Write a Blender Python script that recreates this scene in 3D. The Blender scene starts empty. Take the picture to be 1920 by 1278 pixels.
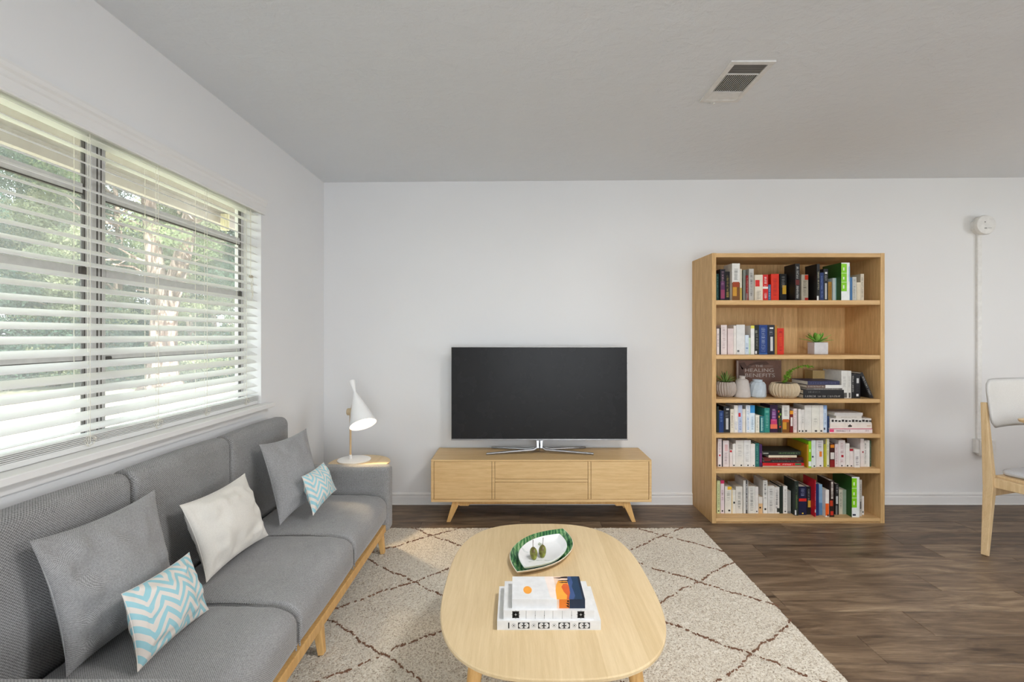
import bpy, bmesh, math, random
import numpy as np
from mathutils import Vector, Matrix, noise

C = bpy.context.scene.collection
sc = bpy.context.scene
R = math.radians
random.seed(7)

# ------------------------------------------------------------------ camera
CAM_H = 1.287                       # eye height; the photo's horizon is row 627 of 1278
cam_d = bpy.data.cameras.new('camera')
cam = bpy.data.objects.new('camera', cam_d)
C.objects.link(cam)
cam.location = (0, 0, CAM_H)
cam.rotation_euler = (R(90), 0, 0)
cam_d.sensor_width = 36
cam_d.lens = 36 * 900 / 1920
cam_d.shift_x = -7 / 1920
cam_d.shift_y = -12 / 1920
cam_d.clip_start = 0.05
cam_d.clip_end = 300
sc.camera = cam

# ------------------------------------------------------------------ world, sun, lights, exposure
SKY = 5.0
SUN = 9.5
REAR_FILL = 44
SIDE_FILL = 15
TOP_FILL = 31
LAMP_W = 15.0
w = bpy.data.worlds.new('sky')
sc.world = w
w.use_nodes = True
bg = w.node_tree.nodes['Background']
bg.inputs[0].default_value = (0.82, 0.91, 1.0, 1)
bg.inputs[1].default_value = SKY
sun_d = bpy.data.lights.new('sun', 'SUN')
sun_d.energy = SUN
sun_d.angle = R(0.6)
sun_d.color = (1.0, 0.93, 0.82)
sun = bpy.data.objects.new('sun', sun_d)
C.objects.link(sun)
sun.rotation_euler = Vector((-0.62, 0.30, -0.72)).to_track_quat('-Z', 'Y').to_euler()


def area(name, loc, direction, sx, sy, power, col=(1, 1, 1)):
    d = bpy.data.lights.new(name, 'AREA')
    d.shape = 'RECTANGLE'
    d.size, d.size_y = sx, sy
    d.energy = power
    d.color = col
    o = bpy.data.objects.new(name, d)
    C.objects.link(o)
    o.location = loc
    o.rotation_euler = Vector(direction).to_track_quat('-Z', 'Y').to_euler()
    return o


# fill light added behind the camera, in front of an added door opening
area('rear_fill', (0.9, -2.93, 1.15), (0, 1, 0.34), 2.5, 1.9, REAR_FILL, (0.97, 0.985, 1.0))
# two overhead fill lights added out of view, one over the seating (just behind the picture's upper edge), one over the dining table
for lx, ly, lz in ((.95, 1.28, 2.36), (3.9, 1.2, 2.38)):
    fx = area('overhead_fill', (lx, ly, lz), (0, 0, -1), .42, .42, TOP_FILL * (1 if lx < 2 else .55), (1.0, .99, .975))
    fx.data.shape = 'DISK'
area('side_fill', (5.43, 0.9, 1.45), (-1, 0.0, 0), 1.5, 1.2, SIDE_FILL, (1.0, 0.97, 0.94))  # side fill added on the unseen dining side
sc.view_settings.view_transform = 'Standard'
sc.view_settings.look = 'None'
sc.view_settings.gamma = 1
sc.view_settings.use_curve_mapping = False
sc.view_settings.exposure = 0.0
sc.cycles.max_bounces = 10
sc.cycles.diffuse_bounces = 6
sc.cycles.transparent_max_bounces = 24
sc.cycles.use_denoising = True
sc.cycles.caustics_reflective = False
sc.cycles.caustics_refractive = False


# ------------------------------------------------------------------ picture to place helpers
def Py(px, py, y):
    s = 900 / y
    return Vector(((px - 967) / s, y, CAM_H - (py - 627) / s))


def Pz(px, py, z):
    s = (py - 627) / (CAM_H - z)
    return Vector(((px - 967) / s, 900 / s, z))


def Px(px, py, x):
    s = (px - 967) / x
    return Vector((x, 900 / s, CAM_H - (py - 627) / s))


# ------------------------------------------------------------------ materials
def lin(c):
    if isinstance(c, str):
        c = tuple(int(c[i:i + 2], 16) for i in (0, 2, 4))
    return tuple(((v / 255) / 12.92 if v / 255 <= .04045 else ((v / 255 + .055) / 1.055) ** 2.4) for v in c) + (1,)


_m = {}


def nt(name, rough=.6, spec=.5, metallic=0.0):
    m = bpy.data.materials.new(name)
    m.use_nodes = True
    t = m.node_tree
    b = t.nodes['Principled BSDF']
    b.inputs['Roughness'].default_value = rough
    b.inputs['Specular IOR Level'].default_value = spec
    b.inputs['Metallic'].default_value = metallic
    return m, t, b


def N(t, typ, **kw):
    n = t.nodes.new(typ)
    for k, v in kw.items():
        if k.startswith('i_'):
            n.inputs[k[2:].replace('_', ' ')].default_value = v
        else:
            setattr(n, k, v)
    return n


def mathn(t, op, a, b=None):
    n = t.nodes.new('ShaderNodeMath')
    n.operation = op
    for i, v in enumerate((a, b)):
        if v is None:
            continue
        if isinstance(v, (int, float)):
            n.inputs[i].default_value = v
        else:
            t.links.new(v, n.inputs[i])
    return n.outputs[0]


def ramp(t, src, stops):
    r = t.nodes.new('ShaderNodeValToRGB')
    e = r.color_ramp.elements
    while len(e) < len(stops):
        e.new(.5)
    for q, (p, c) in zip(e, stops):
        q.position = p
        q.color = c if len(c) == 4 else lin(c)
    t.links.new(src, r.inputs[0])
    return r.outputs[0]


def bump(t, b, src, strength, dist=.002):
    n = t.nodes.new('ShaderNodeBump')
    n.inputs['Strength'].default_value = strength
    n.inputs['Distance'].default_value = dist
    t.links.new(src, n.inputs['Height'])
    t.links.new(n.outputs[0], b.inputs['Normal'])


def coords(t, scale=(1, 1, 1), kind='Object', rand=False):
    tc = t.nodes.new('ShaderNodeTexCoord')
    out = tc.outputs[kind]
    if rand:
        oi = t.nodes.new('ShaderNodeObjectInfo')
        cmb = t.nodes.new('ShaderNodeCombineXYZ')
        t.links.new(mathn(t, 'MULTIPLY', oi.outputs['Random'], 31.7), cmb.inputs[0])
        t.links.new(mathn(t, 'MULTIPLY', oi.outputs['Random'], 77.3), cmb.inputs[1])
        ad = t.nodes.new('ShaderNodeVectorMath')
        ad.operation = 'ADD'
        t.links.new(out, ad.inputs[0])
        t.links.new(cmb.outputs[0], ad.inputs[1])
        out = ad.outputs[0]
    mp = t.nodes.new('ShaderNodeMapping')
    mp.inputs['Scale'].default_value = scale
    t.links.new(out, mp.inputs[0])
    return mp.outputs[0]


def noise_tex(t, vec, scale, detail=4, rough=.55, dist=0):
    n = t.nodes.new('ShaderNodeTexNoise')
    n.inputs['Scale'].default_value = scale
    n.inputs['Detail'].default_value = detail
    n.inputs['Roughness'].default_value = rough
    n.inputs['Distortion'].default_value = dist
    t.links.new(vec, n.inputs['Vector'])
    return n.outputs[0]


def flat(c, rough=.6, spec=.4, metallic=0.0, var=.06):
    """plain paint, plastic, paper: colour with a trace of uneven tone"""
    key = (c if isinstance(c, str) else tuple(c), rough, spec, metallic)
    if key in _m:
        return _m[key]
    m, t, b = nt('plain', rough, spec, metallic)
    v = coords(t)
    n = noise_tex(t, v, 35, 3)
    L = lin(c)
    hi = tuple(min(1, x * (1 + var)) for x in L[:3]) + (1,)
    lo = tuple(x * (1 - var) for x in L[:3]) + (1,)
    t.links.new(ramp(t, n, [(.3, lo), (.7, hi)]), b.inputs['Base Color'])
    _m[key] = m
    return m


def wood(name, light, dark, grain=(1, 12, 12), scale=6, rough=.45, bands=None, rand=False):
    m, t, b = nt(name, rough, .35)
    v = coords(t, grain, rand=rand)
    n1 = noise_tex(t, v, scale, 6, .6, .4)
    v2 = coords(t, tuple(g * 3.1 for g in grain), rand=rand)
    n2 = noise_tex(t, v2, scale * 2, 4, .7)
    mix = mathn(t, 'ADD', mathn(t, 'MULTIPLY', n1, .65), mathn(t, 'MULTIPLY', n2, .35))
    if bands is not None:
        # glued staves: each has a tone of its own
        vb = coords(t, (1, 1, 1))
        sx = t.nodes.new('ShaderNodeSeparateXYZ')
        t.links.new(vb, sx.inputs[0])
        ax, wd = bands
        fl = mathn(t, 'FLOOR', mathn(t, 'DIVIDE', sx.outputs[ax], wd))
        wn = t.nodes.new('ShaderNodeTexWhiteNoise')
        wn.noise_dimensions = '1D'
        t.links.new(fl, wn.inputs['W'])
        mix = mathn(t, 'ADD', mathn(t, 'MULTIPLY', mix, .8), mathn(t, 'MULTIPLY', wn.outputs[0], .16))
    t.links.new(ramp(t, mix, [(.33, dark), (.62, light)]), b.inputs['Base Color'])
    bump(t, b, n2, .08, .001)
    return m


def weave_height(t, cell, uv=False):
    """over-and-under basket weave: product of sines in the plane of the cloth"""
    k = 2 * math.pi / cell
    tc = t.nodes.new('ShaderNodeTexCoord')
    sep = t.nodes.new('ShaderNodeSeparateXYZ')
    t.links.new(tc.outputs['UV' if uv else 'Object'], sep.inputs[0])
    nz = noise_tex(t, tc.outputs['Object'], 5, 2)
    wob = mathn(t, 'MULTIPLY', nz, 5.0)
    sn = [mathn(t, 'SINE', mathn(t, 'ADD', mathn(t, 'MULTIPLY', sep.outputs[i], k), wob)) for i in range(2 if uv else 3)]
    if uv:
        return mathn(t, 'ADD', mathn(t, 'MULTIPLY', mathn(t, 'MULTIPLY', sn[0], sn[1]), .5), .5)
    ge = t.nodes.new('ShaderNodeNewGeometry')
    sp = t.nodes.new('ShaderNodeSeparateXYZ')
    t.links.new(ge.outputs['Normal'], sp.inputs[0])
    w_ = [mathn(t, 'POWER', mathn(t, 'ABSOLUTE', sp.outputs[i]), 2.0) for i in range(3)]
    pr = [mathn(t, 'MULTIPLY', sn[1], sn[2]), mathn(t, 'MULTIPLY', sn[0], sn[2]), mathn(t, 'MULTIPLY', sn[0], sn[1])]
    tot = mathn(t, 'ADD', mathn(t, 'ADD', mathn(t, 'MULTIPLY', pr[0], w_[0]), mathn(t, 'MULTIPLY', pr[1], w_[1])), mathn(t, 'MULTIPLY', pr[2], w_[2]))
    return mathn(t, 'ADD', mathn(t, 'MULTIPLY', tot, .5), .5)


def fabric(name, c_hi, c_lo, cell=.0075, strength=.5, rough=.95, wr=0.0, wscale=9, uv=False):
    m, t, b = nt(name, rough, .15)
    b.inputs['Sheen Weight'].default_value = .3
    b.inputs['Sheen Roughness'].default_value = .4
    h = weave_height(t, cell, uv)
    v = coords(t)
    n = noise_tex(t, v, 220, 2)
    n2 = noise_tex(t, v, 7, 3)
    mixv = mathn(t, 'ADD', mathn(t, 'ADD', mathn(t, 'MULTIPLY', h, .45), mathn(t, 'MULTIPLY', n, .45)), mathn(t, 'MULTIPLY', n2, .15))
    t.links.new(ramp(t, mixv, [(.25, c_lo), (.80, c_hi)]), b.inputs['Base Color'])
    hh_ = mathn(t, 'ADD', mathn(t, 'MULTIPLY', h, .8), mathn(t, 'MULTIPLY', n, .5))
    if wr:
        nw = noise_tex(t, coords(t, (1, 1, .45)), wscale, 2, .4, .8)
        hh_ = mathn(t, 'ADD', mathn(t, 'MULTIPLY', hh_, .35), mathn(t, 'MULTIPLY', nw, wr * 2.2))
    bump(t, b, hh_, strength, .002)
    return m


def paint(name, c, tex=60, strength=.12, rough=.75, detail=3, dist=.002):
    m, t, b = nt(name, rough, .25)
    v = coords(t)
    n = noise_tex(t, v, tex, detail, .6, .3)
    n2 = noise_tex(t, v, 1.3, 2)
    L = lin(c)
    t.links.new(ramp(t, n2, [(.3, tuple(x * .975 for x in L[:3]) + (1,)), (.7, L)]), b.inputs['Base Color'])
    bump(t, b, n, strength, dist)
    return m


M_WALL = paint('wall_paint', (232, 232, 232), 45, .10)
M_CEIL = paint('knockdown_ceiling', (225, 228, 231), 16, .55, .85, 7, .012)
M_TRIM = paint('white_trim_paint', (233, 232, 230), 30, .03, .45)
M_OAK = wood('light_oak', (222, 189, 138), (202, 165, 113), (1, 14, 14), 5, .42)
M_OAKTOP = wood('light_oak_tabletop', (222, 198, 158), (205, 179, 136), (16, .9, 16), 5, .38, bands=(0, .062))
M_OAKV = wood('oak_upright_grain', (226, 190, 136), (188, 148, 96), (14, 14, 1), 5, .5, bands=(0, .05))
M_OAKS = wood('oak_shelf_grain', (220, 182, 130), (194, 154, 102), (1, 14, 14), 5, .5)
M_LEG = wood('oak_leg', (222, 180, 118), (198, 150, 88), (16, 16, 1), 5, .45)
M_CHAIRW = wood('pale_ash', (230, 203, 160), (208, 176, 128), (12, 12, 1.2), 5, .45)
M_SOFA = fabric('grey_basket_weave', (181, 180, 179), (88, 87, 87), .0080, .7)
M_SOFAT = fabric('grey_seat_weave', (184, 183, 183), (104, 103, 103), .0062, .6, wr=.8, wscale=6)
M_PIL = fabric('grey_pillow_linen', (184, 183, 183), (114, 113, 113), .0125, .6, wr=1.6, wscale=9, uv=True)
M_PILW = fabric('ivory_pillow_cotton', (236, 232, 224), (216, 211, 202), .006, .45, wr=1.8, wscale=8, uv=True)
M_BLACK = flat((22, 22, 24), .4)
M_DARKGAP = flat((40, 36, 32), .9)
M_METAL = flat((158, 158, 160), .32, .5, .9)
M_ALU = flat((200, 198, 200), .6, .4)
M_GASKET = flat((84, 80, 78), .7)
M_BLIND, _t, _b = nt('white_vinyl_slat', .4, .4)
_b.inputs['Base Color'].default_value = lin((242, 242, 240))
_tr = _t.nodes.new('ShaderNodeBsdfTranslucent')
_tr.inputs[0].default_value = (.93, .92, .88, 1)
_mx = _t.nodes.new('ShaderNodeMixShader')
_mx.inputs[0].default_value = .12
_t.links.new(_b.outputs[0], _mx.inputs[1])
_t.links.new(_tr.outputs[0], _mx.inputs[2])
_t.links.new(_mx.outputs[0], _t.nodes['Material Output'].inputs[0])
M_CORD = flat((226, 222, 208), .8)
M_WHITEP = flat((228, 227, 224), .4)


def plank_mat():
    m, t, b = nt('walnut_vinyl_plank', .42, .4)
    v = coords(t, (1, 6, 6), rand=True)
    n1 = noise_tex(t, v, 2.2, 6, .62, 1.4)
    n2 = noise_tex(t, coords(t, (2.2, 40, 40), rand=True), 3.5, 4, .7, .4)
    mix = mathn(t, 'ADD', mathn(t, 'MULTIPLY', n1, .72), mathn(t, 'MULTIPLY', n2, .32))
    oi = t.nodes.new('ShaderNodeObjectInfo')
    mix = mathn(t, 'ADD', mix, mathn(t, 'MULTIPLY', mathn(t, 'SUBTRACT', oi.outputs['Random'], .5), .09))
    t.links.new(ramp(t, mix, [(.34, (66, 50, 36)), (.46, (98, 79, 61)), (.56, (122, 101, 80)), (.70, (158, 136, 110))]),
                b.inputs['Base Color'])
    bump(t, b, n2, .12, .001)
    return m


M_PLANK = plank_mat()


def rug_mat():
    m, t, b = nt('wool_rug', .98, .1)
    b.inputs['Sheen Weight'].default_value = .3
    v = coords(t)
    n1 = noise_tex(t, v, 150, 3, .7)
    n2 = noise_tex(t, v, 3, 2)
    n3 = noise_tex(t, v, 75, 2, .6)
    mix = mathn(t, 'ADD', mathn(t, 'MULTIPLY', n1, .9), mathn(t, 'MULTIPLY', n2, .08))
    t.links.new(ramp(t, mix, [(.33, (120, 100, 80)), (.40, (186, 172, 152)), (.50, (220, 211, 195)), (.66, (236, 229, 215))]),
                b.inputs['Base Color'])
    bump(t, b, mathn(t, 'ADD', n3, mathn(t, 'MULTIPLY', n1, .6)), .8, .006)
    return m


M_RUG = rug_mat()
M_YARN = flat((122, 92, 74), .95, .1)


def glass_mat():
    m = bpy.data.materials.new('hazy_window_glass')
    m.use_nodes = True
    t = m.node_tree
    t.nodes.clear()
    out = t.nodes.new('ShaderNodeOutputMaterial')
    tr = N(t, 'ShaderNodeBsdfTransparent')
    tr.inputs[0].default_value = (.95, .96, .95, 1)
    gl = N(t, 'ShaderNodeBsdfGlossy')
    gl.inputs['Roughness'].default_value = .02
    df = N(t, 'ShaderNodeBsdfTranslucent')
    df.inputs[0].default_value = (.9, .9, .9, 1)
    m1 = t.nodes.new('ShaderNodeMixShader')
    m1.inputs[0].default_value = .07
    m2 = t.nodes.new('ShaderNodeMixShader')
    v = coords(t)
    n = noise_tex(t, v, 3, 3)
    t.links.new(mathn(t, 'MULTIPLY', n, .16), m2.inputs[0])  # translucent mix puts the milky haze over the view into the pane
    t.links.new(tr.outputs[0], m1.inputs[1])
    t.links.new(gl.outputs[0], m1.inputs[2])
    t.links.new(m1.outputs[0], m2.inputs[1])
    t.links.new(df.outputs[0], m2.inputs[2])
    t.links.new(m2.outputs[0], out.inputs[0])
    return m


M_GLASS = glass_mat()


def chevron_mat():
    m, t, b = nt('chevron_print_cotton', .9, .15)
    tc = t.nodes.new('ShaderNodeTexCoord')
    s = t.nodes.new('ShaderNodeSeparateXYZ')
    t.links.new(tc.outputs['UV'], s.inputs[0])
    tri = mathn(t, 'PINGPONG', mathn(t, 'MULTIPLY', s.outputs[0], 7.0), 1.0)
    f = mathn(t, 'ADD', mathn(t, 'MULTIPLY', s.outputs[1], 5.6), mathn(t, 'MULTIPLY', tri, 1.35))
    fr = mathn(t, 'FRACT', f)
    st = mathn(t, 'GREATER_THAN', fr, .5)
    t.links.new(ramp(t, st, [(.45, (228, 220, 212)), (.55, (160, 206, 215))]), b.inputs['Base Color'])
    nw = noise_tex(t, coords(t), 14, 2, .4, .8)
    nf = noise_tex(t, coords(t), 600, 2)
    bump(t, b, mathn(t, 'ADD', nw, mathn(t, 'MULTIPLY', nf, .1)), .35, .006)
    return m


M_CHEV = chevron_mat()


# ------------------------------------------------------------------ object helpers
WL = {}     # world location of every root or part, for children


def link(o, parent=None):
    C.objects.link(o)
    if parent is not None:
        o.parent = parent
    return o


def tag(o, label=None, cat=None, group=None, kind=None):
    if label:
        o['label'] = label
    if cat:
        o['category'] = cat
    if group:
        o['group'] = group
    if kind:
        o['kind'] = kind
    return o


def thing(name, loc, label, cat, group=None, rz=0.0):
    o = bpy.data.objects.new(name, None)
    o.empty_display_size = .05
    o.location = loc
    o.rotation_euler = (0, 0, rz)
    link(o)
    WL[o.name] = Vector(loc)
    return tag(o, label, cat, group)


def struct_root(name, loc=(0, 0, 0)):
    o = bpy.data.objects.new(name, None)
    o.location = loc
    link(o)
    WL[o.name] = Vector(loc)
    o['kind'] = 'structure'
    return o


class MB:
    """collects shapes given in world coordinates (or local ones when build(local=True))"""

    def __init__(self):
        self.bm = bmesh.new()

    def box(self, x0, x1, y0, y1, z0, z1):
        vs = [self.bm.verts.new(p) for p in ((x0, y0, z0), (x1, y0, z0), (x1, y1, z0), (x0, y1, z0),
                                             (x0, y0, z1), (x1, y0, z1), (x1, y1, z1), (x0, y1, z1))]
        for f in ((0, 3, 2, 1), (4, 5, 6, 7), (0, 1, 5, 4), (1, 2, 6, 5), (2, 3, 7, 6), (3, 0, 4, 7)):
            self.bm.faces.new([vs[i] for i in f])
        return self

    def frustum(self, a, b, wa, wb, up=None):
        """square bar from a to b; wa, wb = (half width, half depth) at each end"""
        a, b = Vector(a), Vector(b)
        d = (b - a).normalized()
        u = Vector((1, 0, 0)) if abs(d.x) < .9 else Vector((0, 1, 0))
        if up is not None:
            u = Vector(up)
        v = d.cross(u).normalized()
        u = v.cross(d).normalized()
        vs = []
        for p, ww in ((a, wa), (b, wb)):
            for sx, sy in ((-1, -1), (1, -1), (1, 1), (-1, 1)):
                vs.append(self.bm.verts.new(p + u * sx * ww[0] + v * sy * ww[1]))
        for f in ((0, 1, 2, 3), (7, 6, 5, 4), (0, 4, 5, 1), (1, 5, 6, 2), (2, 6, 7, 3), (3, 7, 4, 0)):
            self.bm.faces.new([vs[i] for i in f])
        return self

    def tube(self, pts, rad, n=8, cap=True):
        pts = [Vector(p) for p in pts]
        rads = rad if isinstance(rad, (list, tuple)) else [rad] * len(pts)
        rings = []
        ref = Vector((0, 0, 1))
        for i, p in enumerate(pts):
            d = (pts[min(i + 1, len(pts) - 1)] - pts[max(i - 1, 0)]).normalized()
            if abs(d.dot(ref)) > .95:
                ref = Vector((1, 0, 0)) if abs(d.x) < .9 else Vector((0, 1, 0))
            u = d.cross(ref).normalized()
            v = d.cross(u).normalized()
            ref = -v if False else ref
            rings.append([self.bm.verts.new(p + (u * math.cos(2 * math.pi * k / n) + v * math.sin(2 * math.pi * k / n)) * rads[i])
                          for k in range(n)])
        for a, b in zip(rings, rings[1:]):
            for k in range(n):
                self.bm.faces.new((a[k], a[(k + 1) % n], b[(k + 1) % n], b[k]))
        if cap:
            self.bm.faces.new(rings[0])
            self.bm.faces.new(rings[-1][::-1])
        return self

    def lathe(self, prof, c=(0, 0, 0), n=32, mat=None, rfun=None):
        """profile [(r, z)...] about z, optionally turned by mat"""
        rings = []
        for r, z in prof:
            ring = []
            for k in range(n):
                a = 2 * math.pi * k / n
                rr = r * (rfun(a, z) if rfun else 1)
                p = Vector((rr * math.cos(a), rr * math.sin(a), z))
                if mat is not None:
                    p = mat @ p
                ring.append(self.bm.verts.new(p + Vector(c)))
            rings.append(ring)
        for a, b in zip(rings, rings[1:]):
            for k in range(n):
                self.bm.faces.new((a[k], a[(k + 1) % n], b[(k + 1) % n], b[k]))
        self.bm.faces.new(rings[0][::-1])
        self.bm.faces.new(rings[-1])
        return self

    def prism(self, pts, vec):
        """flat outline pts extruded by vec"""
        vec = Vector(vec)
        a = [self.bm.verts.new(Vector(p)) for p in pts]
        b = [self.bm.verts.new(Vector(p) + vec) for p in pts]
        n = len(a)
        self.bm.faces.new(a[::-1])
        self.bm.faces.new(b)
        for k in range(n):
            self.bm.faces.new((a[k], a[(k + 1) % n], b[(k + 1) % n], b[k]))
        return self

    def build(self, name, mat, parent=None, smooth=False, bevel=0, seg=2, local=False, label=None):
        me = bpy.data.meshes.new(name)
        bmesh.ops.recalc_face_normals(self.bm, faces=self.bm.faces)
        if not local:
            if parent is not None:
                off = WL[parent.name]
            else:
                lo = Vector((1e9,) * 3)
                hi = Vector((-1e9,) * 3)
                for v in self.bm.verts:
                    for i in range(3):
                        lo[i] = min(lo[i], v.co[i])
                        hi[i] = max(hi[i], v.co[i])
                off = Vector(((lo.x + hi.x) / 2, (lo.y + hi.y) / 2, lo.z))
            bmesh.ops.translate(self.bm, vec=-off, verts=self.bm.verts)
        self.bm.to_mesh(me)
        self.bm.free()
        o = bpy.data.objects.new(name, me)
        link(o, parent)
        if not local and parent is None:
            o.location = off
            WL[o.name] = off.copy()
        else:
            WL[o.name] = WL[parent.name] if parent is not None else Vector()
        if mat is not None:
            me.materials.append(mat)
        if smooth:
            me.polygons.foreach_set('use_smooth', [True] * len(me.polygons))
            if smooth != 'all':
                me.set_sharp_from_angle(angle=R(40))
        if bevel:
            md = o.modifiers.new('bevel', 'BEVEL')
            md.width = bevel
            md.segments = seg
            md.limit_method = 'ANGLE'
            md.angle_limit = R(35)
            md.harden_normals = False
        if label:
            o['label'] = label
        return o


def part_box(name, mat, parent, x0, x1, y0, y1, z0, z1, bevel=0.0, **kw):
    return MB().box(x0, x1, y0, y1, z0, z1).build(name, mat, parent, bevel=bevel, **kw)


def np_mesh(name, verts, faces, mat, parent=None, smooth=True, off=None, uvs=None):
    me = bpy.data.meshes.new(name)
    verts = np.asarray(verts, dtype=np.float64)
    if off is None:
        off = WL[parent.name] if parent is not None else Vector((0, 0, 0))
    verts = verts - np.array(off)
    faces = np.asarray(faces, dtype=np.int32)
    nf, k = faces.shape
    me.vertices.add(len(verts))
    me.vertices.foreach_set('co', verts.astype(np.float32).ravel())
    me.loops.add(nf * k)
    me.loops.foreach_set('vertex_index', faces.ravel())
    me.polygons.add(nf)
    me.polygons.foreach_set('loop_start', np.arange(nf, dtype=np.int32) * k)
    if uvs is not None:
        uvl = me.uv_layers.new(name='UVMap')
        uvl.data.foreach_set('uv', np.asarray(uvs, dtype=np.float32)[faces.ravel()].ravel())
    me.update(calc_edges=True)
    me.polygons.foreach_set('use_smooth', [smooth] * nf)
    me.materials.append(mat)
    o = bpy.data.objects.new(name, me)
    link(o, parent)
    if parent is None:
        o.location = off
    WL[o.name] = Vector(off)
    return o


def soft_box(lo, hi, r, m=8, q=4, fn=None):
    """rounded box as a dense quad mesh; returns verts, faces (world)"""
    lo, hi = np.array(lo, float), np.array(hi, float)
    c, h = (lo + hi) / 2, (hi - lo) / 2
    if not hasattr(r, '__len__'):
        r = (r,) * 3
    r = np.minimum(np.array(r, float), h * .98)
    par = []
    for i in range(3):
        a = np.linspace(-h[i], -h[i] + r[i], q + 1)[:-1]
        b = np.linspace(-h[i] + r[i], h[i] - r[i], m + 1)
        d = np.linspace(h[i] - r[i], h[i], q + 1)[1:]
        par.append(np.concatenate([a, b, d]))
    idx, verts, faces = {}, [], []

    def vid(p):
        k = tuple(np.round(p, 6))
        if k not in idx:
            idx[k] = len(verts)
            cl = np.clip(p, -h + r, h - r)
            d = (p - cl) / r
            L = np.linalg.norm(d)
            verts.append(cl + (d / L * r if L > 1e-9 else 0) + c)
        return idx[k]
    for ax in range(3):
        u, v = [i for i in range(3) if i != ax]
        for sgn in (-1, 1):
            for i in range(len(par[u]) - 1):
                for j in range(len(par[v]) - 1):
                    q4 = []
                    for a, b in ((i, j), (i + 1, j), (i + 1, j + 1), (i, j + 1)):
                        p = np.zeros(3)
                        p[ax] = sgn * h[ax]
                        p[u], p[v] = par[u][a], par[v][b]
                        q4.append(vid(p))
                    flip = (sgn < 0) ^ (ax == 1)
                    faces.append(q4[::-1] if flip else q4)
    V = np.array(verts)
    if fn is not None:
        V = fn(V, (V - c) / h)
    return V, faces


# ================================================================== THE ROOM
XL, YB, XR, YF = -1.457, 3.644, 5.5, -3.0
YW0, YW1, ZW0, ZW1 = 0.80, 2.75, 0.892, 2.03       # window opening


def ceil_z(x):
    return 2.441 + (x - XL) * .0072


# walls (solid slabs with real openings)
wl = MB()
wl.box(XL - .15, XL, YF, YW0, -.02, 2.46)
wl.box(XL - .15, XL, YW1, YB + .12, -.02, 2.46)
wl.box(XL - .15, XL, YW0, YW1, -.02, ZW0 - .022)
wl.box(XL - .15, XL, YW0, YW1, ZW1, 2.46)
wl.build('wall_left', M_WALL)['kind'] = 'structure'
o = MB().box(XL, XR + .1, YB, YB + .12, -.02, 2.56).build('wall_back', M_WALL)
o['kind'] = 'structure'
wr = MB()                                           # dining side wall with an opening added behind the side fill light
wr.box(XR, XR + .1, YF, .1, -.02, 2.56)
wr.box(XR, XR + .1, 1.7, YB, -.02, 2.56)
wr.box(XR, XR + .1, .1, 1.7, -.02, .8)
wr.box(XR, XR + .1, .1, 1.7, 2.1, 2.56)
wr.build('wall_right', M_WALL)['kind'] = 'structure'
wf = MB()                                           # wall behind the camera with an opening added behind the rear fill light
wf.box(XL, -.4, YF - .1, YF, -.02, 2.56)
wf.box(2.2, XR, YF - .1, YF, -.02, 2.56)
wf.box(-.4, 2.2, YF - .1, YF, 2.12, 2.56)
wf.build('wall_front', M_WALL)['kind'] = 'structure'
cm = MB()
x0, x1 = XL - .15, XR + .1
cm.prism([(x0, YF - .1, ceil_z(x0)), (x1, YF - .1, ceil_z(x1)), (x1, YF - .1, ceil_z(x1) + .14), (x0, YF - .1, ceil_z(x0) + .14)],
         (0, YB + .12 - YF + .1, 0))
cm.build('ceiling', M_CEIL)['kind'] = 'structure'

# floor: slab with planks as pieces
floor = MB().box(XL - .15, XR + .1, YF - .1, YB + .12, -.10, -.006).build('floor', M_DARKGAP)
floor['kind'] = 'structure'
PW, PL = .1783, 1.22
plank_meshes = {}


def plank(xa, xb, yr0, yr1):
    key = (round(xb - xa, 3), round(yr1 - yr0, 3))
    if key not in plank_meshes:
        L, Wd = xb - xa, yr1 - yr0
        g, e = .0005, .0016
        b = bmesh.new()
        lo = [b.verts.new(p) for p in ((g, g, -.006), (L - g, g, -.006), (L - g, Wd - g, -.006), (g, Wd - g, -.006))]
        mi = [b.verts.new((v.co.x, v.co.y, -.0012)) for v in lo]
        hi = [b.verts.new(p) for p in ((g + e, g + e, 0), (L - g - e, g + e, 0), (L - g - e, Wd - g - e, 0), (g + e, Wd - g - e, 0))]
        for A, B in ((lo, mi), (mi, hi)):
            for k in range(4):
                b.faces.new((A[k], A[(k + 1) % 4], B[(k + 1) % 4], B[k]))
        b.faces.new(hi)
        b.faces.new(lo[::-1])
        me = bpy.data.meshes.new('plank')
        b.to_mesh(me)
        b.free()
        me.materials.append(M_PLANK)
        plank_meshes[key] = me
    o = bpy.data.objects.new('plank', plank_meshes[key])
    o.parent = floor
    C.objects.link(o)
    o.location = Vector((xa, yr0, 0)) - WL[floor.name]


known = {0: [1.45, 2.48], 1: [1.643], 2: [2.144], 3: [1.279], 4: [1.797], 5: [1.458], 6: [2.25]}
row = -5
yr = 2.947 + .1783 * 4
r = -4
y_top = YB
ri = -4
while True:
    ya = 2.947 - (ri + 1) * PW
    yb_ = 2.947 - ri * PW
    if yb_ <= YF + .01:
        break
    ya_, yb2 = max(ya, YF), min(yb_, YB)
    if yb2 - ya_ > .005:
        if ri in known:
            js = list(known[ri])
        else:
            js = [XL + random.uniform(.1, 1.2)]
        while js[0] > XL + .02:
            js.insert(0, js[0] - PL)
        while js[-1] < XR - .02:
            js.append(js[-1] + PL)
        for a, b in zip(js, js[1:]):
            a, b = max(a, XL), min(b, XR)
            if b - a > .02:
                plank(a, b, ya_, yb2)
    ri += 1


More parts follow.
